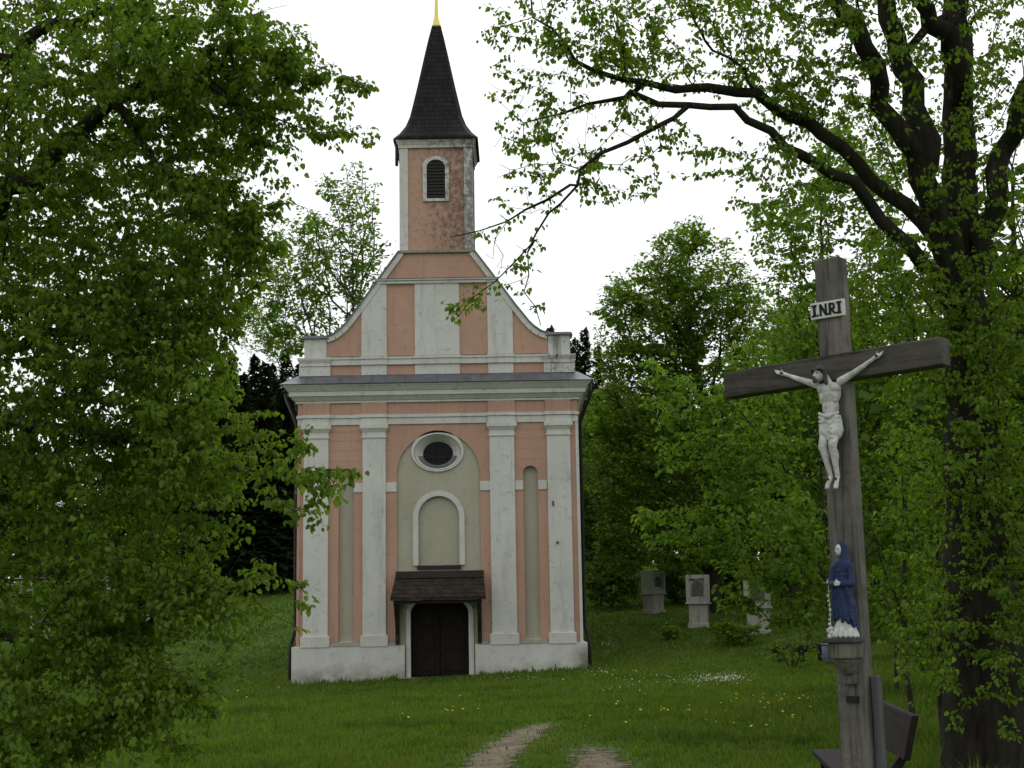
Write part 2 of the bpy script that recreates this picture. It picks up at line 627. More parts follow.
# the two wheel ruts
RUTS = []
for pts in ([(476, 785), (486, 766), (504, 749), (526, 734), (548, 724), (568, 716)],
            [(606, 800), (602, 775), (596, 756), (588, 743), (578, 735)]):
    w = [G(*p) for p in pts]
    first = w[0] + (w[0] - w[1]) / np.linalg.norm(w[0] - w[1]) * 7.0
    RUTS.append(np.array([first] + w))


def rut_samples(rt, n=70):
    d = np.r_[0, np.cumsum(np.linalg.norm(np.diff(rt[:, :2], axis=0), axis=1))]
    s = np.linspace(0, d[-1], n)
    return np.stack([np.interp(s, d, rt[:, 0]), np.interp(s, d, rt[:, 1])], 1)


TR = [rut_samples(r) for r in RUTS]
m = MB()
EDGE = []
for ri, c in enumerate(TR):
    n = len(c)
    vs, fs = [], []
    for i, p in enumerate(c):
        tdir = c[min(i + 1, n - 1)] - c[max(i - 1, 0)]
        tdir /= np.linalg.norm(tdir)
        nn = np.array((-tdir[1], tdir[0]))
        taper = min(1, (n - 1 - i) / 10 + 0.06)
        half = (0.50, 0.58)[ri] * taper
        for q in range(7):
            o = (q / 6 * 2 - 1)
            wob = 1 + 0.2 * math.sin(i * 1.7 + q + ri) * math.sin(i * 0.63 + ri * 2)
            EDGE.append(0.5 * (1 - abs(o)) * min(1, (n - 1 - i) / 16))
            x, y = p + nn * o * half * wob
            vs.append((x, y, ground_h(x, y) + 0.012))
        if i:
            b = (i - 1) * 7
            fs += [(b + q, b + q + 1, b + q + 8, b + q + 7) for q in range(6)]
    m.add(vs, fs)
dt = m.build('dirt_track', M['dirt'], smooth=True)
at = dt.data.attributes.new('worn', 'FLOAT', 'POINT')
at.data.foreach_set('value', np.array(EDGE, np.float32))
tag(dt, kind='structure')

# grass blades
CH = (-2.26, 42.0, -0.45)


def track_dist(x, y):
    d = np.full(len(x), 9e9)
    for c in (q[:-9] for q in TR):
        dd = np.sqrt(((x[:, None] - c[None, :, 0]) ** 2 + (y[:, None] - c[None, :, 1]) ** 2)).min(1)
        d = np.minimum(d, dd)
    return d


def grass_field(N):
    u = rng.random(N)
    y0, y1, a = 11.5, 98.0, 0.72
    y = (u * (y1 ** (1 - a) - y0 ** (1 - a)) + y0 ** (1 - a)) ** (1 / (1 - a))
    x = (rng.random(N) * 2 - 1) * (y * 0.42 + 0.8)
    keep = ~((np.abs(x - CH[0]) < 4.55) & (y > 41.55) & (y < 60))
    td = np.where(y < 27, track_dist(x, y), 9)
    keep &= rng.random(N) < np.clip((td - 0.10) / 0.42, 0.05, 1)
    x, y, td = x[keep], y[keep], td[keep]
    n = len(x)
    patch = 0.5 + 0.5 * np.sin(x * 1.3 + 2 * np.sin(y * 0.7)) * np.sin(y * 1.1 + 1.7 * np.sin(x * 0.9))
    tall = 0.045 + 0.05 * patch + 0.05 * rng.random(n) ** 2
    tall *= np.clip(0.35 + td * 0.6, 0.35, 1)
    clump = np.sin(x * 5.1 + 3 * np.sin(y * 2.3)) * np.sin(y * 4.3 + 2 * np.sin(x * 3.1))
    tall *= 1 + 0.55 * np.clip(clump, -0.6, 1)
    edge = (np.abs(x - CH[0]) < 4.9) & (np.abs(y - 41.3) < 0.5)
    tall = np.where(edge, tall * np.where(np.abs(x - CH[0]) < 1.2, 0.5, 1.5), tall)
    rough = (x > 2.4 + 0.25 * (y - 9)) & (y < 30)
    tall = np.where(rough, tall * 2.4, tall)
    wd = (0.0035 + 0.00045 * y) * (0.7 + 0.6 * rng.random(n))
    az = rng.random(n) * 2 * math.pi
    lean = rng.random(n) * 0.7
    la = rng.random(n) * 2 * math.pi
    z = ground_h(x, y) - 0.005
    b = np.stack([x, y, z], 1)
    sd_ = np.stack([np.cos(az), np.sin(az), 0 * az], 1) * wd[:, None]
    ld = np.stack([np.cos(la) * lean, np.sin(la) * lean, 0 * la], 1) * tall[:, None]
    up = np.array((0, 0, 1.0)) * tall[:, None]
    v = np.stack([b - sd_, b + sd_, b + sd_ * 0.7 + up * 0.6 + ld * 0.35, b - sd_ * 0.7 + up * 0.6 + ld * 0.35, b + up * 0.95 + ld], 1)
    base = np.arange(n)[:, None] * 5
    tri = np.concatenate([base + np.array([[0, 1, 2]]), base + np.array([[0, 2, 3]]), base + np.array([[3, 2, 4]])], 0)
    return v.reshape(-1, 3), tri


gvv, gtt = grass_field(370000)
tag(link('grass', np_mesh('grass', gvv, gtt, 3), M['grass']), 'short green spring grass covering the meadow', 'grass', kind='stuff')


def flowers(name, pos, rad, col, label, zoff):
    m = MB()
    for (x, y) in pos:
        z = float(ground_h(x, y)) + zoff * random.uniform(0.7, 1.3)
        r = rad * random.uniform(0.7, 1.2)
        a0 = random.random() * 6
        tx, ty = random.uniform(-.4, .4), random.uniform(-.6, .1)
        ring = [(x + r * math.cos(a0 + i * math.pi / 3), y + r * math.sin(a0 + i * math.pi / 3),
                 z + tx * r * math.cos(a0 + i * math.pi / 3) + ty * r * math.sin(a0 + i * math.pi / 3) * -1) for i in range(6)]
        m.add(ring + [(x, y, z + r * 0.45), (x, y, z - r * 0.3)], [(i, (i + 1) % 6, 6) for i in range(6)] + [((i + 1) % 6, i, 7) for i in range(6)])
    tag(m.build(name, simple(name + '_petals', col, 0.8, 0.12, 30, 0)), label, 'flowers', kind='stuff')


pos = []
for (cx, cy, sx, sy, n) in ((650, 712, 60, 16, 14), (750, 715, 50, 20, 26), (440, 712, 40, 10, 11), (610, 676, 30, 4, 14), (790, 700, 40, 14, 18), (250, 690, 60, 12, 10)):
    for _ in range(n):
        p = G(cx + random.gauss(0, sx * 0.6), min(766, cy + random.gauss(0, sy * 0.6)))
        if p[1] < 41 or abs(p[0] - CH[0]) > 4.8: pos.append((p[0], p[1]))
flowers('dandelions', pos, 0.019, (0.60, 0.50, 0.02), 'yellow dandelions dotted over the meadow', 0.085)
pos = []
for (cx, cy, sx, sy, n) in ((722, 680, 26, 4, 230), (690, 684, 34, 5, 50), (604, 674, 22, 3, 22), (520, 681, 40, 1.5, 16), (606, 646, 12, 2, 25), (640, 690, 40, 8, 20)):
    for _ in range(n):
        p = G(cx + random.gauss(0, sx * 0.6), cy + random.gauss(0, sy * 0.6))
        if p[1] < 41.2 or abs(p[0] - CH[0]) > 4.8: pos.append((p[0], p[1]))
flowers('daisies', pos, 0.015, (0.55, 0.55, 0.52), 'patches of small white daisies in the grass', 0.085)

# ------------------------------------------------------------------ the chapel
ch = empty('chapel', CH, 'pink and white baroque chapel with a dark pointed spire on its gable', 'chapel')
ch.scale = (0.988, 1, 1)
# nave behind the facade
plate('nave_wall', [[(-4.22, -0.6), (4.22, -0.6), (4.22, 8.5), (-4.22, 8.5)]], 0.5, 17.0, M['side'], ch)
m = MB()
for s in (-1, 1):
    m.add([(s * 4.62, 0.45, 8.72), (s * 4.62, 17.3, 8.72), (0, 17.3, 12.55), (0, 0.45, 12.55),
           (s * 4.62, 0.45, 8.86), (s * 4.62, 17.3, 8.86), (0, 17.3, 12.69), (0, 0.45, 12.69)],
          [(0, 1, 2, 3), (7, 6, 5, 4), (0, 4, 5, 1), (3, 2, 6, 7), (0, 3, 7, 4), (1, 5, 6, 2)])
m.build('nave_roof', M['nave_roof'], ch)
plate('rear_gable', [[(-4.2, 8.5), (4.2, 8.5), (0, 12.4)]], 16.5, 17.0, M['side'], ch)

# backing wall seen in the slots, then the pink face with its openings
AX = 1.265
plate('backing_wall', [[(-4.2, -0.6), (4.2, -0.6), (4.2, 8.6), (-4.2, 8.6)], arch(-0.87, 0.87, -0.55, 1.95, rise=0.5), ell(-0.02, 6.74, 0.72, 0.56)], 0.17, 0.5, M['beige'], ch)
slot_l = arch(-0.235 - 2.80, 0.235 - 2.80, 1.1, 6.05)
slot_r = arch(-0.225 + 2.80, 0.225 + 2.80, 1.1, 6.06)
arc_pts = [(AX * math.cos(math.pi * (1 - i / 40)), 6.07 + AX * math.sin(math.pi * (1 - i / 40))) for i in range(41)]
plate('facade_wall', [[(-4.29, 8.3), (-4.29, 0.6), (-AX, 0.6)] + arc_pts + [(AX, 0.6), (4.29, 0.6), (4.29, 8.3)], slot_l, slot_r], 0.0, 0.17, M['pink'], ch, 0.012)
# recessed panel of the arch with its oculus, niche and door cut out
plate('arch_panel', [arch(-AX + .003, AX - .003, -0.3, 6.067, 40), ell(-0.02, 6.74, 0.70, 0.54), arch(-0.66, 0.66, 3.30, 4.83), arch(-0.93, 0.93, -0.25, 1.95, rise=0.55)], 0.07, 0.168, M['beige'], ch, 0.006)
# oculus
oc = plate('oculus_window', [ell(-0.02, 6.775, 0.80, 0.625), ell(-0.02, 6.74, 0.72, 0.55)], 0.0, 0.12, M['white'], ch, 0.012)
vs, fs, n = [], [], 40
for i in range(n):
    a = 2 * math.pi * i / n
    vs.append((-0.02 + 0.705 * math.cos(a), 0.03, 6.74 + 0.535 * math.sin(a)))
    vs.append((-0.02 + 0.46 * math.cos(a), 0.34, 6.72 + 0.37 * math.sin(a)))
fs = [(2 * i, 2 * i + 1, 2 * ((i + 1) % n) + 1, 2 * ((i + 1) % n)) for i in range(n)]
MB().add(vs, fs).build('reveal', M['white'], oc, True)
m = MB().prism(ell(-0.02, 6.72, 0.50, 0.41), 0.335, 0.36)
m.build('pane', M['glass'], oc)
m = MB()
for x in (-0.2, -0.02, 0.16): m.box(x - 0.008, x + 0.008, 0.30, 0.318, 6.37, 7.07)
for z in (6.6, 6.83): m.box(-0.46, 0.42, 0.301, 0.317, z - 0.008, z + 0.008)
m.build('lead_bars', M['pipe'], oc)
ring = [(-0.02 + 0.60 * math.cos(a), 6.73 + 0.46 * math.sin(a)) for a in np.linspace(R(192), R(348), 20)]
inner = [(-0.02 + 0.46 * math.cos(a), 6.72 + 0.36 * math.sin(a)) for a in np.linspace(R(348), R(192), 20)]
MB().prism(ring + inner, 0.12, 0.31).build('sill', M['sheet'], oc)
# blind niche
ni = plate('niche', [arch(-0.78, 0.78, 3.36, 4.80), arch(-0.62, 0.62, 3.36, 4.80)], 0.0, 0.10, M['white'], ch, 0.012)
ni['label'] = 'round-headed blind niche with white frame'
MB().box(-0.66, 0.66, 0.0, 0.14, 3.24, 3.352).build('sill', M['pipe'], ni)
plate('niche_back', [arch(-0.66, 0.66, 3.3, 4.8)], 0.14, 0.168, M['beige'], ni)
# slot sills
for s in (-2.8, 2.8):
    MB().box(s - 0.22, s + 0.22, 0.03, 0.17, 1.07, 1.16).build('slot_sill', M['white'], ch)
# imposts
for a, b in ((-1.60, -AX), (AX, 1.59), (-2.58, -2.30), (2.33, 2.575), (3.03, 3.30), (-3.33, -3.04)):
    MB().box(a, b, -0.035, 0.02, 5.56, 5.84).build('impost', M['white'], ch, bevel=0.01)
# incised arch joints over the slots and the arch
m = MB()
for cx, cz, r0, r1, angs in ((0, 6.07, 1.30, 1.56, (35, 60, 90, 120, 145)), (-2.8, 6.05, 0.25, 0.47, (30, 65, 115, 150)), (2.8, 6.06, 0.25, 0.47, (30, 65, 115, 150))):
    for a in angs:
        d = np.array((math.cos(R(a)), math.sin(R(a))))
        q = np.array((-d[1], d[0])) * 0.008
        p0, p1 = np.array((cx, cz)) + d * r0, np.array((cx, cz)) + d * r1
        m.prism([p0 - q, p1 - q, p1 + q, p0 + q], -0.004, 0.01)
for z in (6.18, 6.50, 6.82, 7.12, 7.40):
    for a, b in ((-3.33, -2.31), (2.335, 3.31), (-1.59, -1.40), (1.40, 1.565)):
        if z < 6.4 and abs(a) > 2: continue
        m.box(a, b, -0.004, 0.01, z - 0.007, z + 0.007)
m.build('rustication', stucco('joint_line_plaster', k(PINK, 0.84), (0.2, 0.14, 0.1), 0.3), ch)  # joint lines in a slightly darker pink plaster

# pilasters
for (a, b) in ((-4.09, -3.34), (-2.30, -1.595), (1.57, 2.325), (3.32, 4.03)):
    p = MB().box(a, b, -0.09, 0.03, 1.32, 7.2).build('pilaster', M['white'], ch, bevel=0.01)
    m = MB()
    m.box(a - 0.03, b + 0.03, -0.125, 0.03, 7.19, 7.245)
    m.box(a - .003, b + .003, -0.10, 0.03, 7.245, 7.36)
    m.frus((a, b, -0.10, 0.03), 7.36, (a - 0.07, b + 0.07, -0.17, 0.03), 7.47)
    m.box(a - 0.08, b + 0.08, -0.185, 0.03, 7.472, 7.60)
    m.build('capital', M['white'], p, bevel=0.008)
    MB().box(a - 0.06, b + 0.06, -0.16, 0.03, 1.0, 1.33).build('base', M['plinth'], p, bevel=0.015)

# plinth, to both sides of the door, with weathered ledges between the pilasters
m = MB()
for a, b in ((-4.41, -1.035), (1.06, 4.41)):
    m.box(a, b, -0.13, 0.165, -0.7, 1.03)
m.box(-4.41, -4.25, 0.165, 16.9, -0.7, 1.03)
m.box(4.25, 4.41, 0.165, 16.9, -0.7, 1.03)
m.build('plinth', M['plinth'], ch, bevel=0.015)
for a, b in ((-3.27, -2.37), (2.40, 3.25), (-1.53, -1.19), (1.19, 1.50)):
    MB().frus((a, b, -0.15, 0.02), 1.03, (a, b, -0.02, 0.02), 1.14).build('ledge', M['ledge'], ch)
for s in (-1, 1):
    MB().box(s * 4.245 - 0.045, s * 4.245 + 0.045, -0.03, 0.2, 1.03, 7.6).build('corner_strip', M['white' if s > 0 else 'pink'], ch)

# entablature
ARC = [(-4.29, 4.29, -0.05)] + [(a - 0.04, b + 0.04, -0.14) for a, b in ((-4.09, -3.34), (-2.30, -1.595), (1.57, 2.325), (3.32, 4.03))]
m = MB()
for a, b, y in ARC:
    e = 0.002 if y < -0.1 else 0
    m.box(a, b, y, 0.05, 7.60 + e, 7.80 + e)
    m.box(a - 0.03, b + 0.03, y - 0.04, 0.05, 7.803 + e, 7.90 + e)
m.build('architrave', M['white'], ch, bevel=0.008)
m = MB()
m.box(-4.28, 4.28, -0.03, 0.05, 7.90, 8.27)
for a, b, y in ARC[1:]: m.box(a, b, -0.10, -0.025, 7.905, 8.265)
m.build('frieze', M['pink'], ch, bevel=0.006)


def ringbox(m, off, z0, z1, off1=None):
    off1 = off if off1 is None else off1
    m.frus((-4.25 - off, 4.25 + off, -off, 17.0), z0, (-4.25 - off1, 4.25 + off1, -off1, 17.0), z1)


m = MB()
ringbox(m, 0.10, 8.265, 8.33)
ringbox(m, 0.12, 8.333, 8.46, 0.24)
ringbox(m, 0.28, 8.463, 8.60)
ringbox(m, 0.30, 8.603, 8.74, 0.42)
ringbox(m, 0.44, 8.743, 8.80)
m.build('cornice', M['white'], ch, bevel=0.008)
rs = MB().frus((-4.78, 4.78, -0.53, 0.44), 8.803, (-4.30, 4.30, -0.02, 0.44), 9.13).build('roof_sheet', M['sheet'], ch)
for x in np.linspace(-4.0, 4.0, 9): MB().frus((x - 0.012, x + 0.012, -0.545, -0.5), 8.81, (x - 0.012, x + 0.012, -0.045, 0.0), 9.14).build('sheet_seam', M['sheet'], rs)
# gutters and downpipes
for s in (-1, 1):
    m = MB().tube([(s * 4.80, 0.5, 8.74), (s * 4.80, 17.2, 8.74)], 0.06, 8)
    g = m.build('gutter', M['pipe'], ch, True)
    top = [(4.66, -0.30, 8.72), (4.66, -0.30, 8.5), (4.60, -0.16, 8.2), (4.46, 0.1, 7.92)] if s > 0 else [(4.80, 0.75, 8.72), (4.75, 0.7, 8.5), (4.6, 0.45, 8.2), (4.46, 0.25, 7.92)]
    m = MB().tube([(s * x, y, z) for x, y, z in top + [(4.36, 0.2, 7.65), (4.36, 0.21, 4.0), (4.36, 0.21, 1.5), (4.48, 0.1, 1.05), (4.48, 0.1, -0.45)]], 0.055, 8)
    d = m.build('downpipe', M['pipe'], ch, True)
    for z in (6.9, 4.4, 1.9): MB().tube([(s * 4.36, 0.21, z), (s * 4.36, 0.21, z + 0.05)], 0.068, 8).build('pipe_clamp', M['pipe'], d)

# gable
CURVE = [(3.42, 10.27), (3.18, 10.36), (2.97, 10.51), (2.80, 10.68), (2.66, 10.86), (2.53, 11.03), (2.41, 11.18), (1.80, 12.03)]
right = CURVE + [(1.13, 12.94)]
outline = [(-3.42, 9.10), (3.42, 9.10)] + right + [(-x, z) for x, z in reversed(right)]
plate('gable_wall', [outline], 0.0, 0.46, M['gable_pink'], ch, 0.006)


def zc(x):
    x = abs(x)
    pts = sorted(right)
    return float(np.interp(x, [p[0] for p in pts], [p[1] for p in pts]))


for a, b in ((-2.34, -1.56), (-0.69, 0.69), (1.56, 2.34)):
    topz = [(x, min(zc(x) - 0.02, 12.0)) for x in np.linspace(b, a, 8)]
    MB().prism([(a, 9.12), (b, 9.12)] + topz, -0.05, 0.02).build('gable_band', M['white'], ch, bevel=0.006)
m = MB()
m.box(-3.43, 3.43, -0.07, 0.02, 9.43, 9.60)
m.box(-3.44, 3.44, -0.10, 0.02, 9.602, 9.68)
for a, b in ((-2.36, -1.54), (-0.71, 0.71), (1.54, 2.36)):
    m.box(a, b, -0.11, 0.02, 9.432, 9.60)
    m.box(a - .02, b + .02, -0.145, 0.02, 9.605, 9.682)
m.build('gable_string_course', M['white'], ch, bevel=0.006)
MB().box(-3.44, 3.44, -0.115, 0.0, 9.685, 9.70).build('string_course_top', M['ledge'], ch)
# raking white copings with dark sheet on top
for s in (-1, 1):
    pts = right if s > 0 else [(-x, z) for x, z in right]
    m, m2 = MB(), MB()
    for i in range(len(pts) - 1):
        (x0, z0), (x1, z1) = pts[i], pts[i + 1]
        nrm = np.array((z0 - z1, x1 - x0)) / math.hypot(x1 - x0, z1 - z0)
        if nrm[1] < 0: nrm = -nrm
        q0, q1 = np.array((x0, z0)), np.array((x1, z1))
        poly = [q0 - nrm * 0.13, q1 - nrm * 0.13, q1 + nrm * 0.03, q0 + nrm * 0.03]
        m.prism(poly, -0.075, 0.50)
        poly = [q0 + nrm * 0.032, q1 + nrm * 0.032, q1 + nrm * 0.075, q0 + nrm * 0.075]
        m2.prism(poly, -0.12, 0.54)
    cp = m.build('gable_coping', M['white'], ch)
    m2.build('coping_sheet', M['sheet'], cp)
    a, b = (3.42, 4.10) if s > 0 else (-4.10, -3.42)
    m = MB().box(a, b, -0.06, 0.50, 9.10, 10.26)
    p = m.build('gable_pedestal', M['pedestal' if s > 0 else 'white'], ch, bevel=0.01)
    if s > 0: p['label'] = 'pedestal blackened by lichen'
    m = MB()
    m.box(a - 0.14, b + 0.12, -0.13, 0.56, 9.40, 9.50)
    m.frus((a - 0.14, b + 0.12, -0.13, 0.56), 9.502, (a - 0.2, b + 0.17, -0.18, 0.60), 9.60)
    m.box(a - 0.2, b + 0.17, -0.18, 0.60, 9.602, 9.66)
    m.box(a - 0.15, b + 0.13, -0.10, 0.52, 9.102, 9.40)
    m.build('moulding', M['pedestal' if s > 0 else 'white'], p, bevel=0.006)
    MB().frus((a - 0.08, b + 0.08, -0.15, 0.60), 10.262, (a - 0.04, b + 0.04, -0.10, 0.56), 10.35).build('cap', M['sheet'], p)
m = MB()
m.box(-1.86, 1.86, -0.10, 0.02, 11.94, 12.03)
m.box(-1.92, 1.92, -0.15, 0.02, 12.032, 12.08)
m.build('gable_cornice', M['white'], ch, bevel=0.006)
MB().frus((-1.93, 1.93, -0.17, 0.0), 12.083, (-1.9, 1.9, -0.01, 0.0), 12.13).build('cornice_sheet', M['sheet'], ch)

# tower
tw = MB().box(-1.12, 1.12, 0.012, 2.24, 12.9, 16.3).build('tower', M['tower_pink'], ch)
for s in (-1, 1):
    for y in (-0.03, 1.98):
        x0, x1 = (0.88, 1.15) if s > 0 else (-1.15, -0.88)
        MB().box(x0, x1, y, y + 0.29, 12.99, 16.28).build('corner_band', M['tower_white'], tw, bevel=0.008)
m = MB()
m.box(-1.20, 1.20, -0.10, 2.34, 12.90, 12.985)
m.build('tower_base_moulding', M['ledge'], tw, bevel=0.01)
m = MB()
m.box(-1.18, 1.18, -0.06, 2.30, 16.27, 16.36)
m.frus((-1.18, 1.18, -0.06, 2.30), 16.362, (-1.26, 1.26, -0.14, 2.38), 16.52)
m.build('tower_cornice', M['tower_white'], tw, bevel=0.006)
wn = plate('belfry_window', [arch(-0.41, 0.41, 14.55, 15.70, rise=0.30), arch(-0.29, 0.29, 14.64, 15.64, rise=0.25)], -0.05, 0.03, M['tower_white'], tw, 0.01)
plate('opening_dark_sheet', [arch(-0.295, 0.295, 14.63, 15.64, rise=0.255)], -0.012, -0.004, M['black'], wn)  # black sheet on the solid wall stands in for the dark belfry inside
m = MB()
for z in np.arange(14.68, 15.84, 0.105):
    m.add([(-0.27, -0.045, z), (0.27, -0.045, z), (0.27, -0.014, z + 0.085), (-0.27, -0.014, z + 0.085),
           (-0.27, -0.035, z - 0.012), (0.27, -0.035, z - 0.012), (0.27, -0.01, z + 0.075), (-0.27, -0.01, z + 0.075)],
          [(0, 1, 2, 3), (7, 6, 5, 4), (0, 4, 5, 1), (3, 2, 6, 7), (0, 3, 7, 4), (1, 5, 6, 2)])
m.build('louvers', M['louver'], wn)
# spire, four-sided with a flared foot
cyy = 1.12
SP = [(1.34, 16.525), (1.34, 16.60), (1.14, 16.80), (0.965, 17.05), (0.84, 17.35), (0.74, 17.75), (0.63, 18.2), (0.515, 18.7), (0.39, 19.25), (0.26, 19.8), (0.145, 20.24)]
SP = [(r, z if z < 16.7 else 16.6 + (z - 16.6) * 1.135) for r, z in SP]
vs, fs = [], []
for r, z in SP:
    ch_ = r * 0.16
    vs += [(-r + ch_, cyy - r, z), (r - ch_, cyy - r, z), (r, cyy - r + ch_, z), (r, cyy + r - ch_, z), (r - ch_, cyy + r, z), (-r + ch_, cyy + r, z), (-r, cyy + r - ch_, z), (-r, cyy - r + ch_, z)]
for i in range(len(SP) - 1):
    fs += [(i * 8 + q, i * 8 + (q + 1) % 8, i * 8 + 8 + (q + 1) % 8, i * 8 + 8 + q) for q in range(8)]
fs.append(tuple(range(7, -1, -1)))
sp = MB().add(vs, fs).build('spire', M['spire'], ch)
m = MB().lathe([(0.17, 20.70), (0.14, 20.80), (0.07, 21.1), (0.055, 21.5), (0.045, 21.9)], 14, (0, cyy, 0))
m.sphere((0, cyy, 22.05), 0.2, 14)
fi = m.build('finial', M['gold'], sp, True)
m = MB().box(-0.03, 0.03, cyy - 0.03, cyy + 0.03, 22.22, 23.2)
m.box(-0.28, 0.28, cyy - 0.028, cyy + 0.028, 22.8, 22.86)
m.build('top_cross', M['gold'], fi)
# small dark upright tube at the tower's left eave
MB().tube([(-1.24, 0.1, 16.45), (-1.24, 0.1, 15.75)], 0.05, 8).build('eave_tube', M['pipe'], tw, True)

# door
dr = plate('door', [arch(-0.87, 0.87, 0.10, 1.95, rise=0.5)], 0.30, 0.38, M['door'], ch)
for a, b in ((-0.84, -0.02), (0.02, 0.84)):
    lf = MB().box(a, b, 0.265, 0.30, 0.13, 2.3).build('door_leaf', M['door'], dr, bevel=0.01)
    m = MB()
    for z0, z1 in ((0.24, 0.8), (0.92, 1.5), (1.62, 2.15)): m.box(a + 0.13, b - 0.13, 0.245, 0.27, z0, z1)
    m.build('panels', M['door'], lf, bevel=0.015)
MB().tube([(0.08, 0.20, 1.15), (0.08, 0.26, 1.15)], 0.015, 6).tube([(0.08, 0.20, 1.15), (0.2, 0.20, 1.14)], 0.012, 6).build('handle', M['iron'], dr)
plate('door_frame', [arch(-1.0, 1.02, -0.3, 1.95, rise=0.58), arch(-0.87, 0.87, -0.35, 1.95, rise=0.5)], 0.0, 0.28, M['white'], ch, 0.012)
MB().box(-1.12, 1.16, -0.45, 0.30, -0.3, 0.085).build('door_step', M['ledge'], ch, bevel=0.02)
MB().box(-0.35, 0.45, -1.0, -0.5, -0.3, 0.02).build('foot_scraper_slab', M['iron'], ch, bevel=0.01)
# shingled canopy on brackets
cn = empty('canopy', (0, 0, 0), None, None)
cn.parent = ch
m = MB()
m.add([(-1.38, -1.05, 2.42), (1.42, -1.05, 2.42), (1.32, 0.0, 3.16), (-1.28, 0.0, 3.16),
       (-1.38, -1.05, 2.33), (1.42, -1.05, 2.33), (1.32, 0.0, 3.06), (-1.28, 0.0, 3.06)],
      [(0, 1, 2, 3), (7, 6, 5, 4), (0, 4, 5, 1), (3, 2, 6, 7), (0, 3, 7, 4), (1, 5, 6, 2)])
m.build('roof', M['canopy'], cn)
MB().frus((-1.30, 1.34, -0.32, 0.03), 2.98, (-1.30, 1.34, -0.02, 0.03), 3.19).build('ridge_board', M['dark_wood'], cn)
for x in (-1.25, 1.20):
    m = MB().box(x - 0.06, x + 0.06, -0.14, -0.02, 1.05, 2.7)
    m.box(x - 0.05, x + 0.05, -0.95, -0.02, 2.22, 2.33)
    m.add([(x - 0.05, -0.14, 1.35), (x + 0.05, -0.14, 1.35), (x + 0.05, -0.14, 1.50), (x - 0.05, -0.14, 1.50),
           (x - 0.05, -0.85, 2.22), (x + 0.05, -0.85, 2.22), (x + 0.05, -0.73, 2.22), (x - 0.05, -0.73, 2.22)],
          [(3, 2, 1, 0), (0, 1, 5, 4), (1, 2, 6, 5), (2, 3, 7, 6), (3, 0, 4, 7), (4, 5, 6, 7)])
    m.build('bracket', M['dark_wood'], cn, bevel=0.01)
MB().box(-1.30, 1.30, -0.96, -0.86, 2.235, 2.32).build('eave_beam', M['dark_wood'], cn, bevel=0.01)
m = MB().box(3.45, 3.49, -0.13, -0.085, 5.06, 5.20)
m.build('wall_hook', M['iron'], ch)
MB().box(3.55, 3.61, -0.13, -0.085, 3.93, 4.0).build('wall_hook', M['iron'], ch)


# ------------------------------------------------------------------ organic figures (one continuous surface)
def blob(name, parts, voxel, mat, parent, smooth_it=6):
    """parts: ('c', p0, p1, r0, r1) tapered limbs and ('e', centre, radii[, rot z]) volumes, fused into one skin"""
    m = MB()
    for p in parts:
        if p[0] == 'c':
            a, b, r0, r1 = np.array(p[1], float), np.array(p[2], float), p[3], p[4]
            L = np.linalg.norm(b - a)
            n = max(2, int(L / (min(r0, r1) * 0.45)) + 1)
            for i in range(n):
                s = i / (n - 1)
                m.sphere(a + (b - a) * s, r0 + (r1 - r0) * s, 8)
        else:
            m.sphere(p[1], 1.0, 12, p[2])
    o = m.build('tmp', None)
    md = o.modifiers.new('r', 'REMESH')
    md.mode = 'VOXEL'
    md.voxel_size = voxel
    sm = o.modifiers.new('s', 'SMOOTH')
    sm.factor = 0.5
    sm.iterations = smooth_it
    me = baked(o, name)
    me.materials.clear()
    return link(name, me, mat, parent, True)


# ------------------------------------------------------------------ the wayside cross
cb = P(842, 369, 9.0)
gz = float(ground_h(cb[0], 9.0))
ZB = 3.18 - gz
CROT = (0, R(-0.3), R(-39))
cr = empty('wayside_cross', (cb[0] - 0.02, 9.0, gz), 'tall weathered wooden wayside cross leaning slightly at the right', 'cross', rot=CROT)
MB().frus((-0.098, 0.098, -0.07, 0.075), -0.4, (-0.09, 0.09, -0.062, 0.066), ZB + 0.74).build('post', M['post_wood'], cr, bevel=0.012)
bmv = MB().box(-0.80, 0.745, -0.085, 0.05, ZB - 0.085, ZB + 0.09)
bmv.v = [(x, y, z + 0.024 * x) for x, y, z in bmv.v]
bmv.build('crossbeam', M['beam_wood'], cr, bevel=0.01)
tb = MB()
tb.box(-0.12, 0.12, -0.088, -0.066, ZB + 0.335, ZB + 0.445)
sg = tb.build('title_board', M['sign_white'], cr, bevel=0.004)
m = MB()
yl0, yl1 = -0.0925, -0.088


def stroke(m, x0, z0, x1, z1, w):
    d = np.array((x1 - x0, z1 - z0)); d /= np.linalg.norm(d)
    q = np.array((-d[1], d[0])) * w / 2
    a, b = np.array((x0, z0)), np.array((x1, z1))
    m.prism([a - q, b - q, b + q, a + q], yl0, yl1)


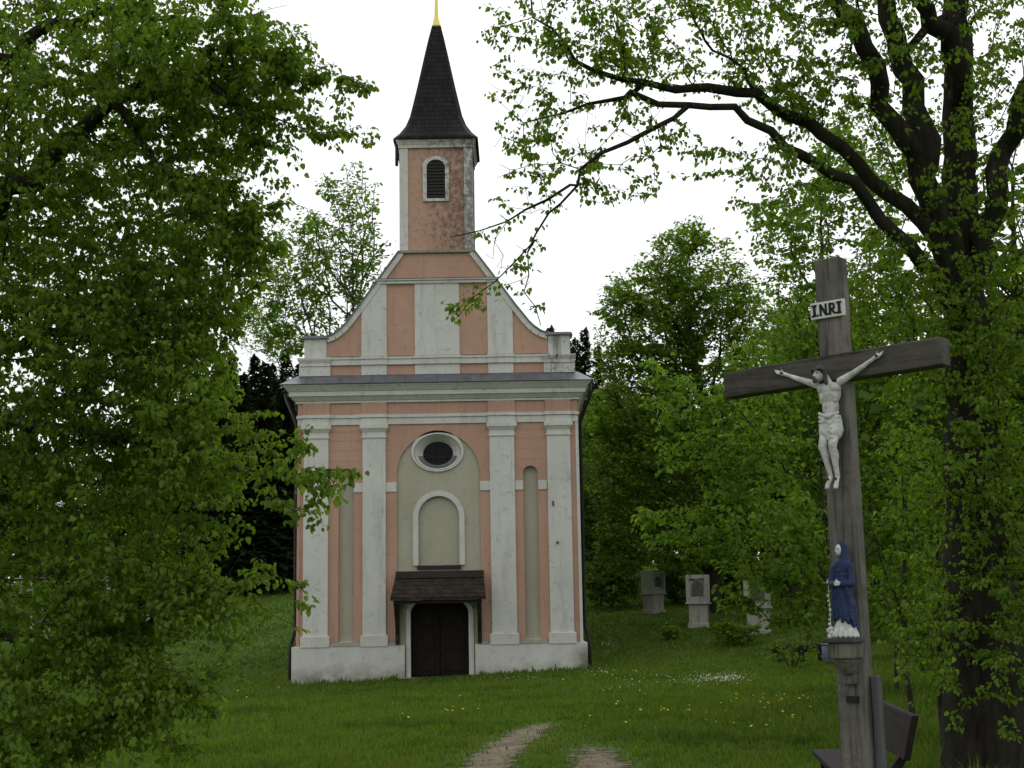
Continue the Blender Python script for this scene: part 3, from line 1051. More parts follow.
zb0, zb1 = ZB + 0.352, ZB + 0.430
for x in (-0.090, 0.086):          # I with slab serifs
    stroke(m, x, zb0, x, zb1, 0.019)
    stroke(m, x - 0.019, zb1 - 0.005, x + 0.017, zb1 - 0.005, 0.012)
    stroke(m, x - 0.020, zb0 + 0.005, x + 0.014, zb0 + 0.005, 0.012)
stroke(m, -0.046, zb0, -0.046, zb1, 0.014)   # N
stroke(m, -0.008, zb0, -0.008, zb1, 0.014)
stroke(m, -0.048, zb1 - 0.004, -0.006, zb0 + 0.004, 0.017)
stroke(m, 0.021, zb0, 0.021, zb1, 0.017)     # R
stroke(m, 0.018, zb1 - 0.006, 0.046, zb1 - 0.008, 0.013)
stroke(m, 0.048, zb1 - 0.006, 0.049, zb0 + 0.036, 0.015)
stroke(m, 0.021, zb0 + 0.038, 0.048, zb0 + 0.038, 0.012)
stroke(m, 0.030, zb0 + 0.038, 0.055, zb0 + 0.003, 0.015)
for x in (-0.066, 0.006, 0.067):
    m.box(x - 0.006, x + 0.006, yl0, yl1, zb0, zb0 + 0.013)
m.build('lettering', M['black'], sg)
# console under the statue, small plaque, prop board at the back
ZS = ZB - 1.715
m = MB()
m.box(-0.07, 0.10, -0.215, -0.063, ZS - 0.13, ZS - 0.03)
m.frus((-0.015, 0.045, -0.14, -0.063), ZS - 0.23, (-0.065, 0.095, -0.21, -0.063), ZS - 0.132)
m.box(-0.025, 0.055, -0.12, -0.063, ZS - 0.29, ZS - 0.225)
cs = m.build('console', M['post_wood'], cr, bevel=0.012)
MB().frus((-0.09, 0.12, -0.235, -0.064), ZS - 0.03, (-0.085, 0.115, -0.23, -0.064), ZS - 0.002).build('console_slab', M['lead'], cs, bevel=0.006)
MB().box(-0.025, 0.055, -0.082, -0.07, ZS - 0.40, ZS - 0.36).build('plaque', M['black'], cr)
MB().box(0.105, 0.15, 0.0, 0.075, -0.4, ZS - 0.24).build('prop_board', M['prop_wood'], cr, bevel=0.006)

# the crucified figure
fg = empty('crucifix_figure', (0, 0, 0), 'white carved crucified figure with bowed dark-haired head nailed to the cross', 'statue', rot=CROT)
fg.scale = (0.95, 0.95, 0.95)
off = Matrix.Translation(cr.location) @ cr.rotation_euler.to_matrix().to_4x4() @ Vector((0.0, -0.115, ZB - 0.10))
fg.location = off
hl, hr = np.array((-0.332, 0.015, 0.100)), np.array((0.325, 0.015, 0.130))
el, er = np.array((-0.188, -0.012, 0.038)), np.array((0.192, -0.012, 0.048))
sl, sr = np.array((-0.082, -0.015, -0.005)), np.array((0.088, -0.015, 0.0))
body = [('e', (0.003, -0.012, -0.075), (0.082, 0.052, 0.085)), ('e', (0.003, -0.018, -0.045), (0.088, 0.05, 0.05)),
        ('e', (0.003, -0.008, -0.165), (0.060, 0.045, 0.085)), ('e', (0.0, -0.01, -0.26), (0.073, 0.052, 0.07)),
        ('c', (0, -0.01, 0.0), (-0.015, -0.03, 0.045), 0.026, 0.024)]
body += [('e', (-0.036, -0.045, -0.045), (0.036, 0.022, 0.026)), ('e', (0.042, -0.045, -0.043), (0.036, 0.022, 0.026)), ('c', (-0.04, -0.045, -0.085), (-0.05, -0.038, -0.13), 0.014, 0.012), ('c', (0.046, -0.045, -0.085), (0.054, -0.038, -0.13), 0.014, 0.012)]
body += [('c', sl, el, 0.029, 0.021), ('c', el, hl, 0.021, 0.013), ('c', sr, er, 0.029, 0.021), ('c', er, hr, 0.021, 0.013)]
for h, sgn in ((hl, -1), (hr, 1)):
    d = np.array((sgn * 0.93, 0, 0.36))
    body.append(('c', h, h + d * 0.035, 0.015, 0.017))
    for q, ln in enumerate((0.034, 0.040, 0.038, 0.028)):
        b0 = h + d * 0.045 + np.array((0.36 * -sgn * (q - 1.5) * 0.009, 0, 0.93 * (1.5 - q) * 0.009))
        body.append(('c', b0, b0 + d * ln * 0.6 + np.array((0, -0.006, 0)), 0.0055, 0.005))
        body.append(('c', b0 + d * ln * 0.6 + np.array((0, -0.006, 0)), b0 + d * ln * 0.8 + np.array((0, -0.02, 0)), 0.005, 0.0045))
    body.append(('c', h + d * 0.015, h + d * 0.03 + np.array((0, -0.008, 0.028)), 0.007, 0.005))
for hx, kx, ax, tx in ((-0.036, -0.05, -0.022, -0.030), (0.038, 0.022, 0.026, 0.032)):
    kn, an = np.array((kx, -0.055, -0.435)), np.array((ax, -0.012, -0.635))
    body += [('c', (hx, -0.01, -0.29), kn, 0.042, 0.030), ('c', kn, an, 0.029, 0.017),
             ('e', (kx * 0.6 + ax * 0.4, -0.028, -0.50), (0.026, 0.030, 0.06)),
             ('c', an, (tx, -0.055, -0.71), 0.018, 0.014), ('c', (tx - 0.006, -0.05, -0.69), (tx - 0.008, -0.06, -0.715), 0.012, 0.010),
             ('c', (tx + 0.008, -0.05, -0.69), (tx + 0.008, -0.06, -0.715), 0.012, 0.010)]
# head bowed towards the viewer's left
hd = np.array((-0.042, -0.055, 0.062))
body += [('e', hd, (0.036, 0.044, 0.05)), ('e', hd + (-0.008, -0.022, -0.022), (0.026, 0.028, 0.032)),
         ('c', hd + (-0.012, -0.042, 0.002), hd + (-0.016, -0.056, -0.016), 0.006, 0.008),
         ('e', hd + (-0.018, -0.040, -0.036), (0.013, 0.012, 0.008))]
fb = blob('body', body, 0.0042, M['statue'], fg, 4)
hair = [('e', hd + (0.006, 0.008, 0.018), (0.045, 0.048, 0.046)), ('c', hd + (0.040, 0.0, 0.01), hd + (0.050, -0.01, -0.07), 0.017, 0.013),
        ('c', hd + (-0.034, -0.008, 0.01), hd + (-0.030, -0.026, -0.055), 0.014, 0.010), ('c', hd + (0.025, 0.02, 0.0), hd + (0.03, 0.025, -0.075), 0.02, 0.014),
        ('e', hd + (-0.016, -0.042, -0.048), (0.018, 0.016, 0.022))]
for i in range(14):      # the plaited ring about the brow
    a = 2 * math.pi * i / 14
    hair.append(('e', hd + (0.046 * math.cos(a) - 0.002, 0.052 * math.sin(a) - 0.004, 0.026 + 0.006 * math.sin(i * 2.3)), (0.011, 0.011, 0.010)))
blob('hair', hair, 0.0042, M['hair'], fg, 3)
cloth = [('e', (0.0, -0.012, -0.262), (0.080, 0.060, 0.052)), ('e', (-0.02, -0.02, -0.33), (0.062, 0.055, 0.075)), ('e', (0.025, -0.02, -0.33), (0.058, 0.055, 0.07))]
for i in range(6):
    z = -0.225 - i * 0.028
    cloth.append(('c', (-0.070, -0.040, z + 0.02), (0.01 + 0.006 * i, -0.067, z - 0.02 - 0.006 * i), 0.010, 0.012))
    if i < 4: cloth.append(('c', (0.01, -0.067, z - 0.01 - 0.02 * i), (0.070, -0.040, z + 0.012), 0.012, 0.010))
for i in range(4): cloth.append(('c', (0.052 + 0.006 * i, -0.05 + 0.012 * i, -0.235), (0.054 + 0.008 * i, -0.05 + 0.014 * i, -0.345 + 0.012 * (i % 2)), 0.009, 0.010))
cloth.append(('e', (0.01, -0.078, -0.235), (0.028, 0.016, 0.018)))
blob('loincloth', cloth, 0.0042, M['statue_white'], fg, 5)
for p in (hl + (-0.025, -0.02, 0.012), hr + (0.025, -0.02, 0.012), np.array((-0.026, -0.05, -0.655)), np.array((0.030, -0.05, -0.655))):
    MB().sphere(p, 0.009, 8).build('nail', M['iron'], fg, True)
for e in ((-0.024, -0.040, 0.002), (0.006, -0.045, 0.002)):
    MB().sphere(hd + e, 0.0055, 8, (1.3, 1, 0.7)).build('closed_eye', M['hair'], fg, True)
MB().sphere(hd + (-0.017, -0.050, -0.030), 0.006, 8, (1.6, 1, 0.6)).build('mouth', M['hair'], fg, True)
# the mourning woman on the console
mw = empty('mourning_woman_statue', Matrix.Translation(cr.location) @ cr.rotation_euler.to_matrix().to_4x4() @ Vector((0.03, -0.145, ZS - 0.002)),
           'small painted statue of a standing woman in a dark blue cloak with folded hands', 'statue', rot=CROT)
mw.scale = (0.82, 0.9, 0.97)
fig = [('e', (0, 0, 0.02), (0.10, 0.075, 0.03)), ('c', (0.0, 0, 0.04), (0.0, 0.0, 0.30), 0.062, 0.05), ('e', (0, 0, 0.40), (0.055, 0.042, 0.10)),
       ('c', (0, 0, 0.49), (0, -0.004, 0.53), 0.02, 0.019),
       ('e', (-0.012, -0.014, 0.563), (0.026, 0.030, 0.037)), ('c', (-0.022, -0.042, 0.565), (-0.026, -0.048, 0.555), 0.004, 0.006),
       ('e', (-0.018, -0.034, 0.54), (0.013, 0.011, 0.010))]
for i in range(9):
    a = R(180 + i * 22)
    fig.append(('c', (0.05 * math.cos(a), 0.045 * math.sin(a), 0.11), (0.098 * math.cos(a), 0.076 * math.sin(a), 0.015), 0.011, 0.016))
for s in (-1, 1):   # forearms meet, hands folded with separate fingers
    fig.append(('c', (s * 0.06, -0.035, 0.34), (s * 0.016, -0.078, 0.345), 0.018, 0.012))
    fig.append(('e', (s * 0.010 - 0.004, -0.088, 0.348), (0.016, 0.010, 0.015)))
    for q in range(4):
        fig.append(('c', (s * 0.012 - 0.004, -0.096, 0.358 - q * 0.007), (-s * 0.014 - 0.004, -0.099, 0.354 - q * 0.007), 0.0042, 0.0036))
    fig.append(('c', (s * 0.01 - 0.004, -0.09, 0.36), (-s * 0.002 - 0.004, -0.098, 0.372), 0.0045, 0.004))
blob('body', fig, 0.004, M['statue_white'], mw, 3)
for e in ((-0.024, -0.037, 0.568), (-0.004, -0.043, 0.568)):
    MB().sphere(e, 0.0042, 8, (1.3, 1, 0.7)).build('eye', M['hair'], mw, True)
MB().sphere((-0.020, -0.043, 0.543), 0.0042, 8, (1.6, 1, 0.6)).build('mouth', M['rust'], mw, True)
clk = [('e', (0.002, 0.010, 0.578), (0.036, 0.036, 0.046)), ('c', (0.012, 0.012, 0.58), (0.018, 0.01, 0.47), 0.034, 0.05),
       ('e', (0, 0.0, 0.455), (0.082, 0.055, 0.055)), ('c', (0, 0.005, 0.43), (0.004, 0.008, 0.16), 0.066, 0.072), ('c', (0.02, 0.012, 0.2), (0.03, 0.02, 0.06), 0.07, 0.06)]
for s in (-1, 1):
    clk += [('c', (s * 0.072, -0.005, 0.45), (s * 0.082, -0.03, 0.345), 0.028, 0.028), ('c', (s * 0.082, -0.03, 0.345), (s * 0.034, -0.07, 0.342), 0.028, 0.023),
            ('c', (s * 0.05, -0.05, 0.33), (s * 0.075, -0.02, 0.10 + (0.02 if s < 0 else -0.02)), 0.022, 0.02)]
for i in range(6):
    x = -0.055 + i * 0.022
    clk.append(('c', (x * 0.9 - 0.01, -0.056 + abs(x) * 0.3, 0.32), (x * 1.05 + 0.02, -0.064 + abs(x) * 0.3, 0.10 + 0.02 * (i % 2) + 0.5 * max(0, 0.02 - x) * 0.6), 0.013, 0.014))
for i in range(0): clk.append(('c', (-0.06, -0.036, 0.45 - i * 0.03), (0.058, -0.038, 0.475 - i * 0.035), 0.010, 0.012))
blob('cloak', clk, 0.004, M['blue'], mw, 5)

# bead string hanging beside the statue
ro = empty('rosary', Matrix.Translation(cr.location) @ cr.rotation_euler.to_matrix().to_4x4() @ Vector((-0.058, -0.175, ZS)), 'string of white beads hanging beside the blue-cloaked statue', 'rosary', rot=CROT)
m = MB()
for i in range(11): m.sphere((0.006 * math.sin(i * 1.3), 0, 0.345 - i * 0.029), 0.0075 if i % 3 else 0.0105, 8)
m.build('beads', M['statue_white'], ro, True)
MB().tube([(0.0, 0, 0.36), (0.004, 0, 0.2), (0, 0, -0.12)], 0.0025, 5).build('cord', M['statue_white'], ro)
m = MB()
for i in range(9): m.sphere((random.uniform(-.022, .022), random.uniform(-.02, .02), random.uniform(-0.015, 0.06)), 0.017, 7)
m.build('flower_tuft', M['statue_white'], ro, True)


# bench behind the cross
def at_ground(px, py):
    p = G(px, py)
    return p


bx, by = 2.56, 10.95
bn = empty('park_bench', (bx, by, float(ground_h(bx, by))), 'dark plank bench half hidden behind the wayside cross', 'bench', rot=(0, 0, R(-96)))
MB().frus((-1.0, 0.98, 0.20, 0.25), 0.58, (-0.98, 1.02, 0.27, 0.32), 0.89).build('backrest', M['bench_wood'], bn, bevel=0.012)
MB().box(-1.05, 1.0, -0.22, 0.16, 0.41, 0.46).build('seat', M['bench_wood'], bn, bevel=0.012)
for x in (-0.8, 0.8):
    m = MB().box(x - 0.05, x + 0.05, -0.18, 0.12, -0.1, 0.42)
    m.build('leg', M['bench_wood'], bn, bevel=0.01)
    MB().frus((x - 0.04, x + 0.04, 0.10, 0.19), 0.47, (x - 0.04, x + 0.04, 0.2, 0.26), 0.6).build('back_support', M['bench_wood'], bn)

p = G(800, 663)
bn = empty('log_bench', (p[0], p[1], p[2]), 'low dark log bench on the grass beyond the cross', 'bench', rot=(0, 0, R(8)))
MB().tube([(-0.75, 0, 0.38), (-0.2, 0.02, 0.41), (0.7, 0, 0.40)], [0.10, 0.12, 0.13], 10).build('seat', M['bench_wood'], bn, True)
for x in (-0.55, 0.05, 0.6): MB().tube([(x, 0, -0.1), (x, 0, 0.33)], [0.09, 0.08], 8).build('leg', M['bench_wood'], bn, True)
p = G(829, 664)
gb = empty('water_butt', p, 'small blue-grey container beside the log bench', 'container')
MB().lathe([(0.13, 0), (0.17, 0.05), (0.18, 0.45), (0.15, 0.5)], 14).build('body', M['blue_grey'], gb, True)
MB().lathe([(0.19, 0.0), (0.19, 0.03)], 14, (0, 0, 0.5)).build('rim', M['blue_grey'], gb, True)


# ------------------------------------------------------------------ wayside pillars
def pillar(px, py, hh, wh, ws, rz, label, roof=None, d=0.62):
    p = G(px, py)
    r = empty('wayside_pillar', (p[0], p[1], p[2]), label, 'pillar', 'stone wayside pillars by the wood', rot=(R(random.uniform(-1, 1)), R(random.uniform(-2, 1)), R(rz)))
    zs = hh * 0.47
    w2, s2 = wh / 2, ws / 2
    MB().box(-s2, s2, -d * 0.42, d * 0.42, -0.2, zs).build('shaft', M['stone'], r, bevel=0.015)
    MB().box(-s2 - 0.05, s2 + 0.05, -d * 0.42 - 0.05, d * 0.42 + 0.05, -0.2, 0.14).build('base', M['stone'], r, bevel=0.02)
    h = plate('head', [[(-w2, zs), (w2, zs), (w2, hh), (-w2, hh)], [(-w2 * .68, zs + .14), (w2 * .68, zs + .14), (w2 * .68, hh - .14), (-w2 * .68, hh - .14)]], -d / 2, -d / 2 + 0.09, M['stone'], r, 0.01)
    MB().box(-w2 + .004, w2 - .004, -d / 2 + 0.088, d / 2, zs + .003, hh - .003).build('head_block', M['stone'], r, bevel=0.01)
    m = MB().prism(arch(-w2 * .5, w2 * .5, zs + .24, hh - .42), -d / 2 + 0.055, -d / 2 + 0.085)
    m.build('relief', M['relief'], h, bevel=0.01)
    MB().box(-w2 - 0.04, w2 + 0.04, -d / 2 - 0.04, d / 2 + 0.04, zs - 0.06, zs - 0.002).build('collar', M['stone'], r, bevel=0.01)
    if roof:
        MB().frus((-w2 - 0.14, w2 + 0.14, -d / 2 - 0.14, d / 2 + 0.14), hh + .002, (-w2 - 0.10, w2 + 0.10, -0.06, 0.06), hh + 0.42).build('roof', roof, r)
    return r


pillar(654, 613, 1.72, 0.70, 0.6, 38, 'pale wayside pillar with framed relief, nearest the chapel', d=0.72)
pillar(699, 627, 1.92, 0.82, 0.66, -14, 'lichen-stained white wayside pillar in front of a tree trunk')
pillar(759, 634, 2.0, 0.92, 0.76, -12, 'white wayside pillar under a rusty red cap, behind leaves', M['rust'])
pillar(40, 652, 1.75, 0.75, 0.6, 20, 'wayside pillar glimpsed through the linden leaves at the far left')
pillar(140, 650, 1.6, 0.7, 0.58, -10, 'wayside pillar glimpsed through low linden twigs left of the chapel')

# pale low wall along the far lane, left
fw = empty('garden_wall', (-20.5, 84, float(ground_h(-20.5, 84))), 'pale low wall at the edge of the dark wood', 'wall', rot=(0, 0, R(4)))
MB().box(-9, 3.5, -0.15, 0.15, -0.5, 0.9).build('wall', M['far_wall'], fw)
MB().box(-9.05, 3.55, -0.2, 0.2, 0.9, 1.0).build('coping', M['far_wall'], fw)


# ------------------------------------------------------------------ trees
def grow(lines, pts, bf=0.35, step=0.3, seed=1, gravity=0.0, wig=0.10):
    """lines: list of (polyline points, radii) traced limbs, the first starts at the ground; pts: twig ends.
    Every twig end is joined to the limb system by the shortest way (weighted by its distance to the root)."""
    r = np.random.default_rng(seed)
    CAP = 200000
    pos = np.zeros((CAP, 3)); par = np.full(CAP, -1); pl = np.zeros(CAP); rad = np.zeros(CAP)
    n = 0
    for li, (pl_pts, rads) in enumerate(lines):
        pp = np.array(pl_pts, float)
        # smooth resample
        d = np.r_[0, np.cumsum(np.linalg.norm(np.diff(pp, axis=0), axis=1))]
        ns = max(2, int(d[-1] / step) + 1)
        s = np.linspace(0, d[-1], ns)
        q = np.stack([np.interp(s, d, pp[:, i]) for i in range(3)], 1)
        for _ in range(3): q[1:-1] = (q[:-2] + 2 * q[1:-1] + q[2:]) / 4
        rr = np.interp(s, np.linspace(0, d[-1], len(rads)), rads)
        if n == 0:
            prev = -1; start = 0
        else:
            prev = int(np.argmin(((pos[:n] - q[0]) ** 2).sum(1))); start = 1 if np.linalg.norm(pos[prev] - q[0]) < step * 0.7 else 0
        jit = min(0.25 * step, 0.05) * (0.35 if rads[0] < 0.05 else 0.7)
        for j in range(start, ns):
            p = q[j] + (r.normal(0, jit, 3) * (0.5 if rads[0] > 0.15 else 1.0) if 0 < j else 0)
            pos[n] = p; par[n] = prev; rad[n] = rr[j]
            pl[n] = pl[prev] + np.linalg.norm(p - pos[prev]) if prev >= 0 else 0
            prev = n; n += 1
    nl = n
    tips, src = [], []
    pts = np.asarray(pts)
    d0 = np.array([((pos[:nl] - p) ** 2).sum(1).min() for p in pts])
    for i in np.argsort(d0):
        p = pts[i]
        dd = np.sqrt(((pos[:n] - p) ** 2).sum(1))
        cost = dd + bf * pl[:n]
        c = int(np.argmin(cost)); L = dd[c]
        if L < 0.05: continue
        kx = max(1, int(math.ceil(L / step)))
        a = pos[c]
        pd = pos[c] - pos[par[c]] if par[c] >= 0 else np.array((0, 0, 1.0))
        pd = pd / (np.linalg.norm(pd) + 1e-6)
        prev = c
        for j in range(1, kx + 1):
            s = j / kx
            b = s * (1 - s) * L
            q = a + (p - a) * s + pd * b * 0.55 + np.array((0, 0, 1)) * b * gravity
            if j < kx: q = q + r.normal(0, wig * min(step, L / kx), 3)
            if n >= CAP: break
            pos[n] = q; par[n] = prev; pl[n] = pl[prev] + np.linalg.norm(q - pos[prev])
            prev = n; n += 1
        tips.append(prev); src.append(i)
    pos, par, rad = pos[:n], par[:n], rad[:n]
    return pos, par, rad, nl, np.array(tips), np.array(src)


def wood_mesh(name, pos, par, rad_m, nl, tip_r=0.004, expo=0.42, rmin=0.0, sides=None):
    n = len(pos)
    cnt = np.zeros(n)
    kids = np.zeros(n, int)
    for i in range(n):
        if par[i] >= 0: kids[par[i]] += 1
    cnt[kids == 0] = 1
    big = np.full(n, -1); bigc = np.zeros(n)
    for i in range(n - 1, 0, -1):
        q = par[i]
        if q >= 0:
            cnt[q] += cnt[i]
            w = cnt[i] + (1e6 * rad_m[i] if i < nl else 0)
            if w > bigc[q]: bigc[q] = w; big[q] = i
    r = tip_r * cnt ** expo
    r[:nl] = rad_m[:nl]
    for i in range(1, n):
        if par[i] >= 0: r[i] = min(r[i], r[par[i]] * (0.97 if big[par[i]] == i else 0.8))
    if rmin: r = np.maximum(r, rmin)
    nxt = big
    tang = np.zeros((n, 3))
    for i in range(n):
        a = pos[par[i]] if par[i] >= 0 else pos[i]
        b = pos[nxt[i]] if nxt[i] >= 0 else pos[i]
        tang[i] = b - a
    tang /= np.linalg.norm(tang, axis=1)[:, None] + 1e-9
    # chain reference axis
    head = np.arange(n)
    for i in range(1, n):
        if par[i] >= 0 and big[par[i]] == i: head[i] = head[par[i]]
    refs = np.eye(3)
    hd = np.zeros((n, 3))
    np.add.at(hd, head, np.abs(tang))
    ref = refs[np.argmin(hd[head], 1)]
    V, Fc, base = [], [], 0
    cls = np.where(r > 0.07, 12, np.where(r > 0.025, 7, np.where(r > 0.010, 5, 3)))
    hcl = np.zeros(n, int)
    np.maximum.at(hcl, head, cls)
    cls = hcl[head]
    if sides: cls = np.minimum(cls, sides)

    def rings(p, t, rf, rr, ns):
        u = np.cross(t, rf); u /= np.linalg.norm(u, axis=1)[:, None] + 1e-9
        w = np.cross(t, u)
        a = np.arange(ns) * 2 * math.pi / ns
        return p[:, None] + (u[:, None] * np.cos(a)[None, :, None] + w[:, None] * np.sin(a)[None, :, None]) * rr[:, None, None]
    for ns in np.unique(cls):
        idx = np.where(cls == ns)[0]
        lut = np.full(n, -1); lut[idx] = np.arange(len(idx))
        V.append(rings(pos[idx], tang[idx], ref[idx], r[idx], ns).reshape(-1, 3))
        e = idx[par[idx] >= 0]
        same = head[e] == head[par[e]]
        e1 = e[same]
        a0 = base + lut[par[e1]] * ns; b0 = base + lut[e1] * ns
        base += len(idx) * ns
        e2 = e[~same]           # first edge of a side branch gets its own starting ring
        st = pos[par[e2]]
        d2 = pos[e2] - st; d2 /= np.linalg.norm(d2, axis=1)[:, None] + 1e-9
        V.append(rings(st, d2, ref[e2], r[e2] * 1.15, ns).reshape(-1, 3))
        a2 = base + np.arange(len(e2)) * ns; b2 = base - len(idx) * ns + lut[e2] * ns
        base += len(e2) * ns
        A = np.r_[a0, a2]; B = np.r_[b0, b2]
        kk = np.arange(ns); k1 = (kk + 1) % ns
        q = np.stack([A[:, None] + kk, A[:, None] + k1, B[:, None] + k1, B[:, None] + kk], -1)
        Fc.append(q.reshape(-1, 4))
    return np_mesh(name, np.concatenate(V), np.concatenate(Fc), 4), r


def leaves_mesh(name, pos, par, tips, per, size, back=0.35, spread=0.08, seed=3, droop=0.5, simple_leaf=False, keep=None):
    r = np.random.default_rng(seed)
    T = np.repeat(tips, per)
    n = len(T)
    # walk back along the twig a little
    p1, p0 = pos[T], pos[par[T]]
    gp = pos[np.where(par[par[T]] >= 0, par[par[T]], par[T])]
    s = r.random(n) ** 1.5
    L1 = np.linalg.norm(p1 - p0, axis=1) + 1e-6
    dist = s * back
    f1 = np.clip(dist / L1, 0, 1)[:, None]
    L2 = np.linalg.norm(p0 - gp, axis=1) + 1e-6
    f2 = np.clip((dist - L1) / L2, 0, 1)[:, None]
    c = p1 + (p0 - p1) * f1 + (gp - p0) * f2
    td = (p1 - p0) / L1[:, None]
    az = r.random(n) * 2 * math.pi
    out = np.stack([np.cos(az), np.sin(az), r.normal(0, 0.25, n)], 1)
    d = out * 0.8 + td * 0.45 + np.array((0, 0, -1)) * (droop * (0.4 + r.random(n)))[:, None]
    d /= np.linalg.norm(d, axis=1)[:, None]
    c = c + out * (spread * r.random(n))[:, None] + np.array((0, 0, -1)) * (0.3 * spread * r.random(n))[:, None]
    up = np.array((0, 0, 1.0)) + r.normal(0, 0.45, (n, 3))
    sd = np.cross(d, up); sd /= np.linalg.norm(sd, axis=1)[:, None] + 1e-9
    nn = np.cross(sd, d)
    sz = size * (0.55 + 0.75 * r.random(n))[:, None]
    fold = 0.10 + 0.22 * r.random(n)[:, None]
    if simple_leaf:
        v = np.stack([c, c + (d * 0.5 + sd * 0.42) * sz + nn * fold * sz * 0.5, c + d * sz, c + (d * 0.5 - sd * 0.42) * sz + nn * fold * sz * 0.5], 1)
        q = np.arange(n)[:, None] * 4 + np.arange(4)[None]
        return np_mesh(name, v.reshape(-1, 3), q, 4)
    curl = -0.12 * r.random(n)[:, None]
    v = np.stack([c, c + (d * 0.22 + sd * 0.40) * sz + nn * fold * sz, c + (d * 0.66 + sd * 0.33) * sz + nn * fold * sz * 0.8,
                  c + d * sz + nn * curl * sz * 2, c + (d * 0.66 - sd * 0.33) * sz + nn * fold * sz * 0.8, c + (d * 0.22 - sd * 0.40) * sz + nn * fold * sz], 1)
    b = np.arange(n)[:, None] * 6
    q = np.concatenate([b + np.array([[0, 1, 2, 3]]), b + np.array([[0, 3, 4, 5]])], 0)
    return np_mesh(name, v.reshape(-1, 3), q, 4)


def region(px, py, Y, rx, ry, rY, n, r, shell=0.0):
    """n random twig ends in an ellipsoid measured at distance Y"""
    u = r.normal(0, 1, (n, 3)); u /= np.linalg.norm(u, axis=1)[:, None]
    rad = r.random(n) ** (1 / 3) * (1 - shell) + shell * (0.75 + 0.25 * r.random(n))
    u *= rad[:, None]
    c = P(px, py, Y)
    s = np.linalg.norm(c - np.array((0, 0, EYE))) / F_PX
    return c + u * np.array((rx * s, rY, ry * s))


def thin(rs, f):
    """mark a share f of these twig ends as still bare"""
    return np.c_[rs, (rng.random(len(rs)) < f)]


def build_tree(name, label, cat, lines, pts, base, bark_m, leaf_m, per, size, group=None, bf=0.35, step=0.3, seed=1, tip_r=0.004,
               expo=0.42, back=0.35, spread=0.08, droop=0.5, simple_leaf=False, gravity=0.0, crown='crown', trunk='trunk', rmin=0.0, wig=0.10):
    base = np.array(base, float)
    lines = [([np.array(p) - base for p in l], rr) for l, rr in lines]
    pts = np.asarray(pts)
    bare = pts[:, 3] > 0.5 if pts.shape[1] > 3 else np.zeros(len(pts), bool)
    pts = pts[:, :3] - base
    gz_ = ground_h(pts[:, 0] + base[0], pts[:, 1] + base[1]) - base[2]
    ok = pts[:, 2] > gz_ + 0.12
    pts, bare = pts[ok], bare[ok]
    pos, par, rad, nl, tips, src = grow(lines, pts, bf, step, seed, gravity, wig)
    root = empty(name, base, label, cat, group)
    wm, _ = wood_mesh(trunk, pos, par, rad, nl, tip_r, expo, rmin)
    link(trunk, wm, bark_m, root, True)
    lm = leaves_mesh(crown, pos, par, tips[~bare[src]], per, size, back, spread, seed + 5, droop, simple_leaf)
    link(crown, lm, leaf_m, root, not simple_leaf)
    return root


def copy_tree(src, loc, rz, sc, label, group=None):
    o = src.copy()
    COL.objects.link(o)
    o.location = loc
    o.rotation_euler = (0, 0, rz)
    o.scale = sc if isinstance(sc, tuple) else (sc, sc, sc)
    o['label'] = label
    if group: o['group'] = group
    for c in src.children:
        d = c.copy()
        COL.objects.link(d)
        d.parent = o
    return o


def L(pts, rads, Y):
    """traced limb: pixel polyline with a depth given at both ends (or one)"""
    y0, y1 = (Y, Y) if not isinstance(Y, tuple) else Y
    n = len(pts)
    return ([P(p[0], p[1], y0 + (y1 - y0) * i / (n - 1)) for i, p in enumerate(pts)], rads)


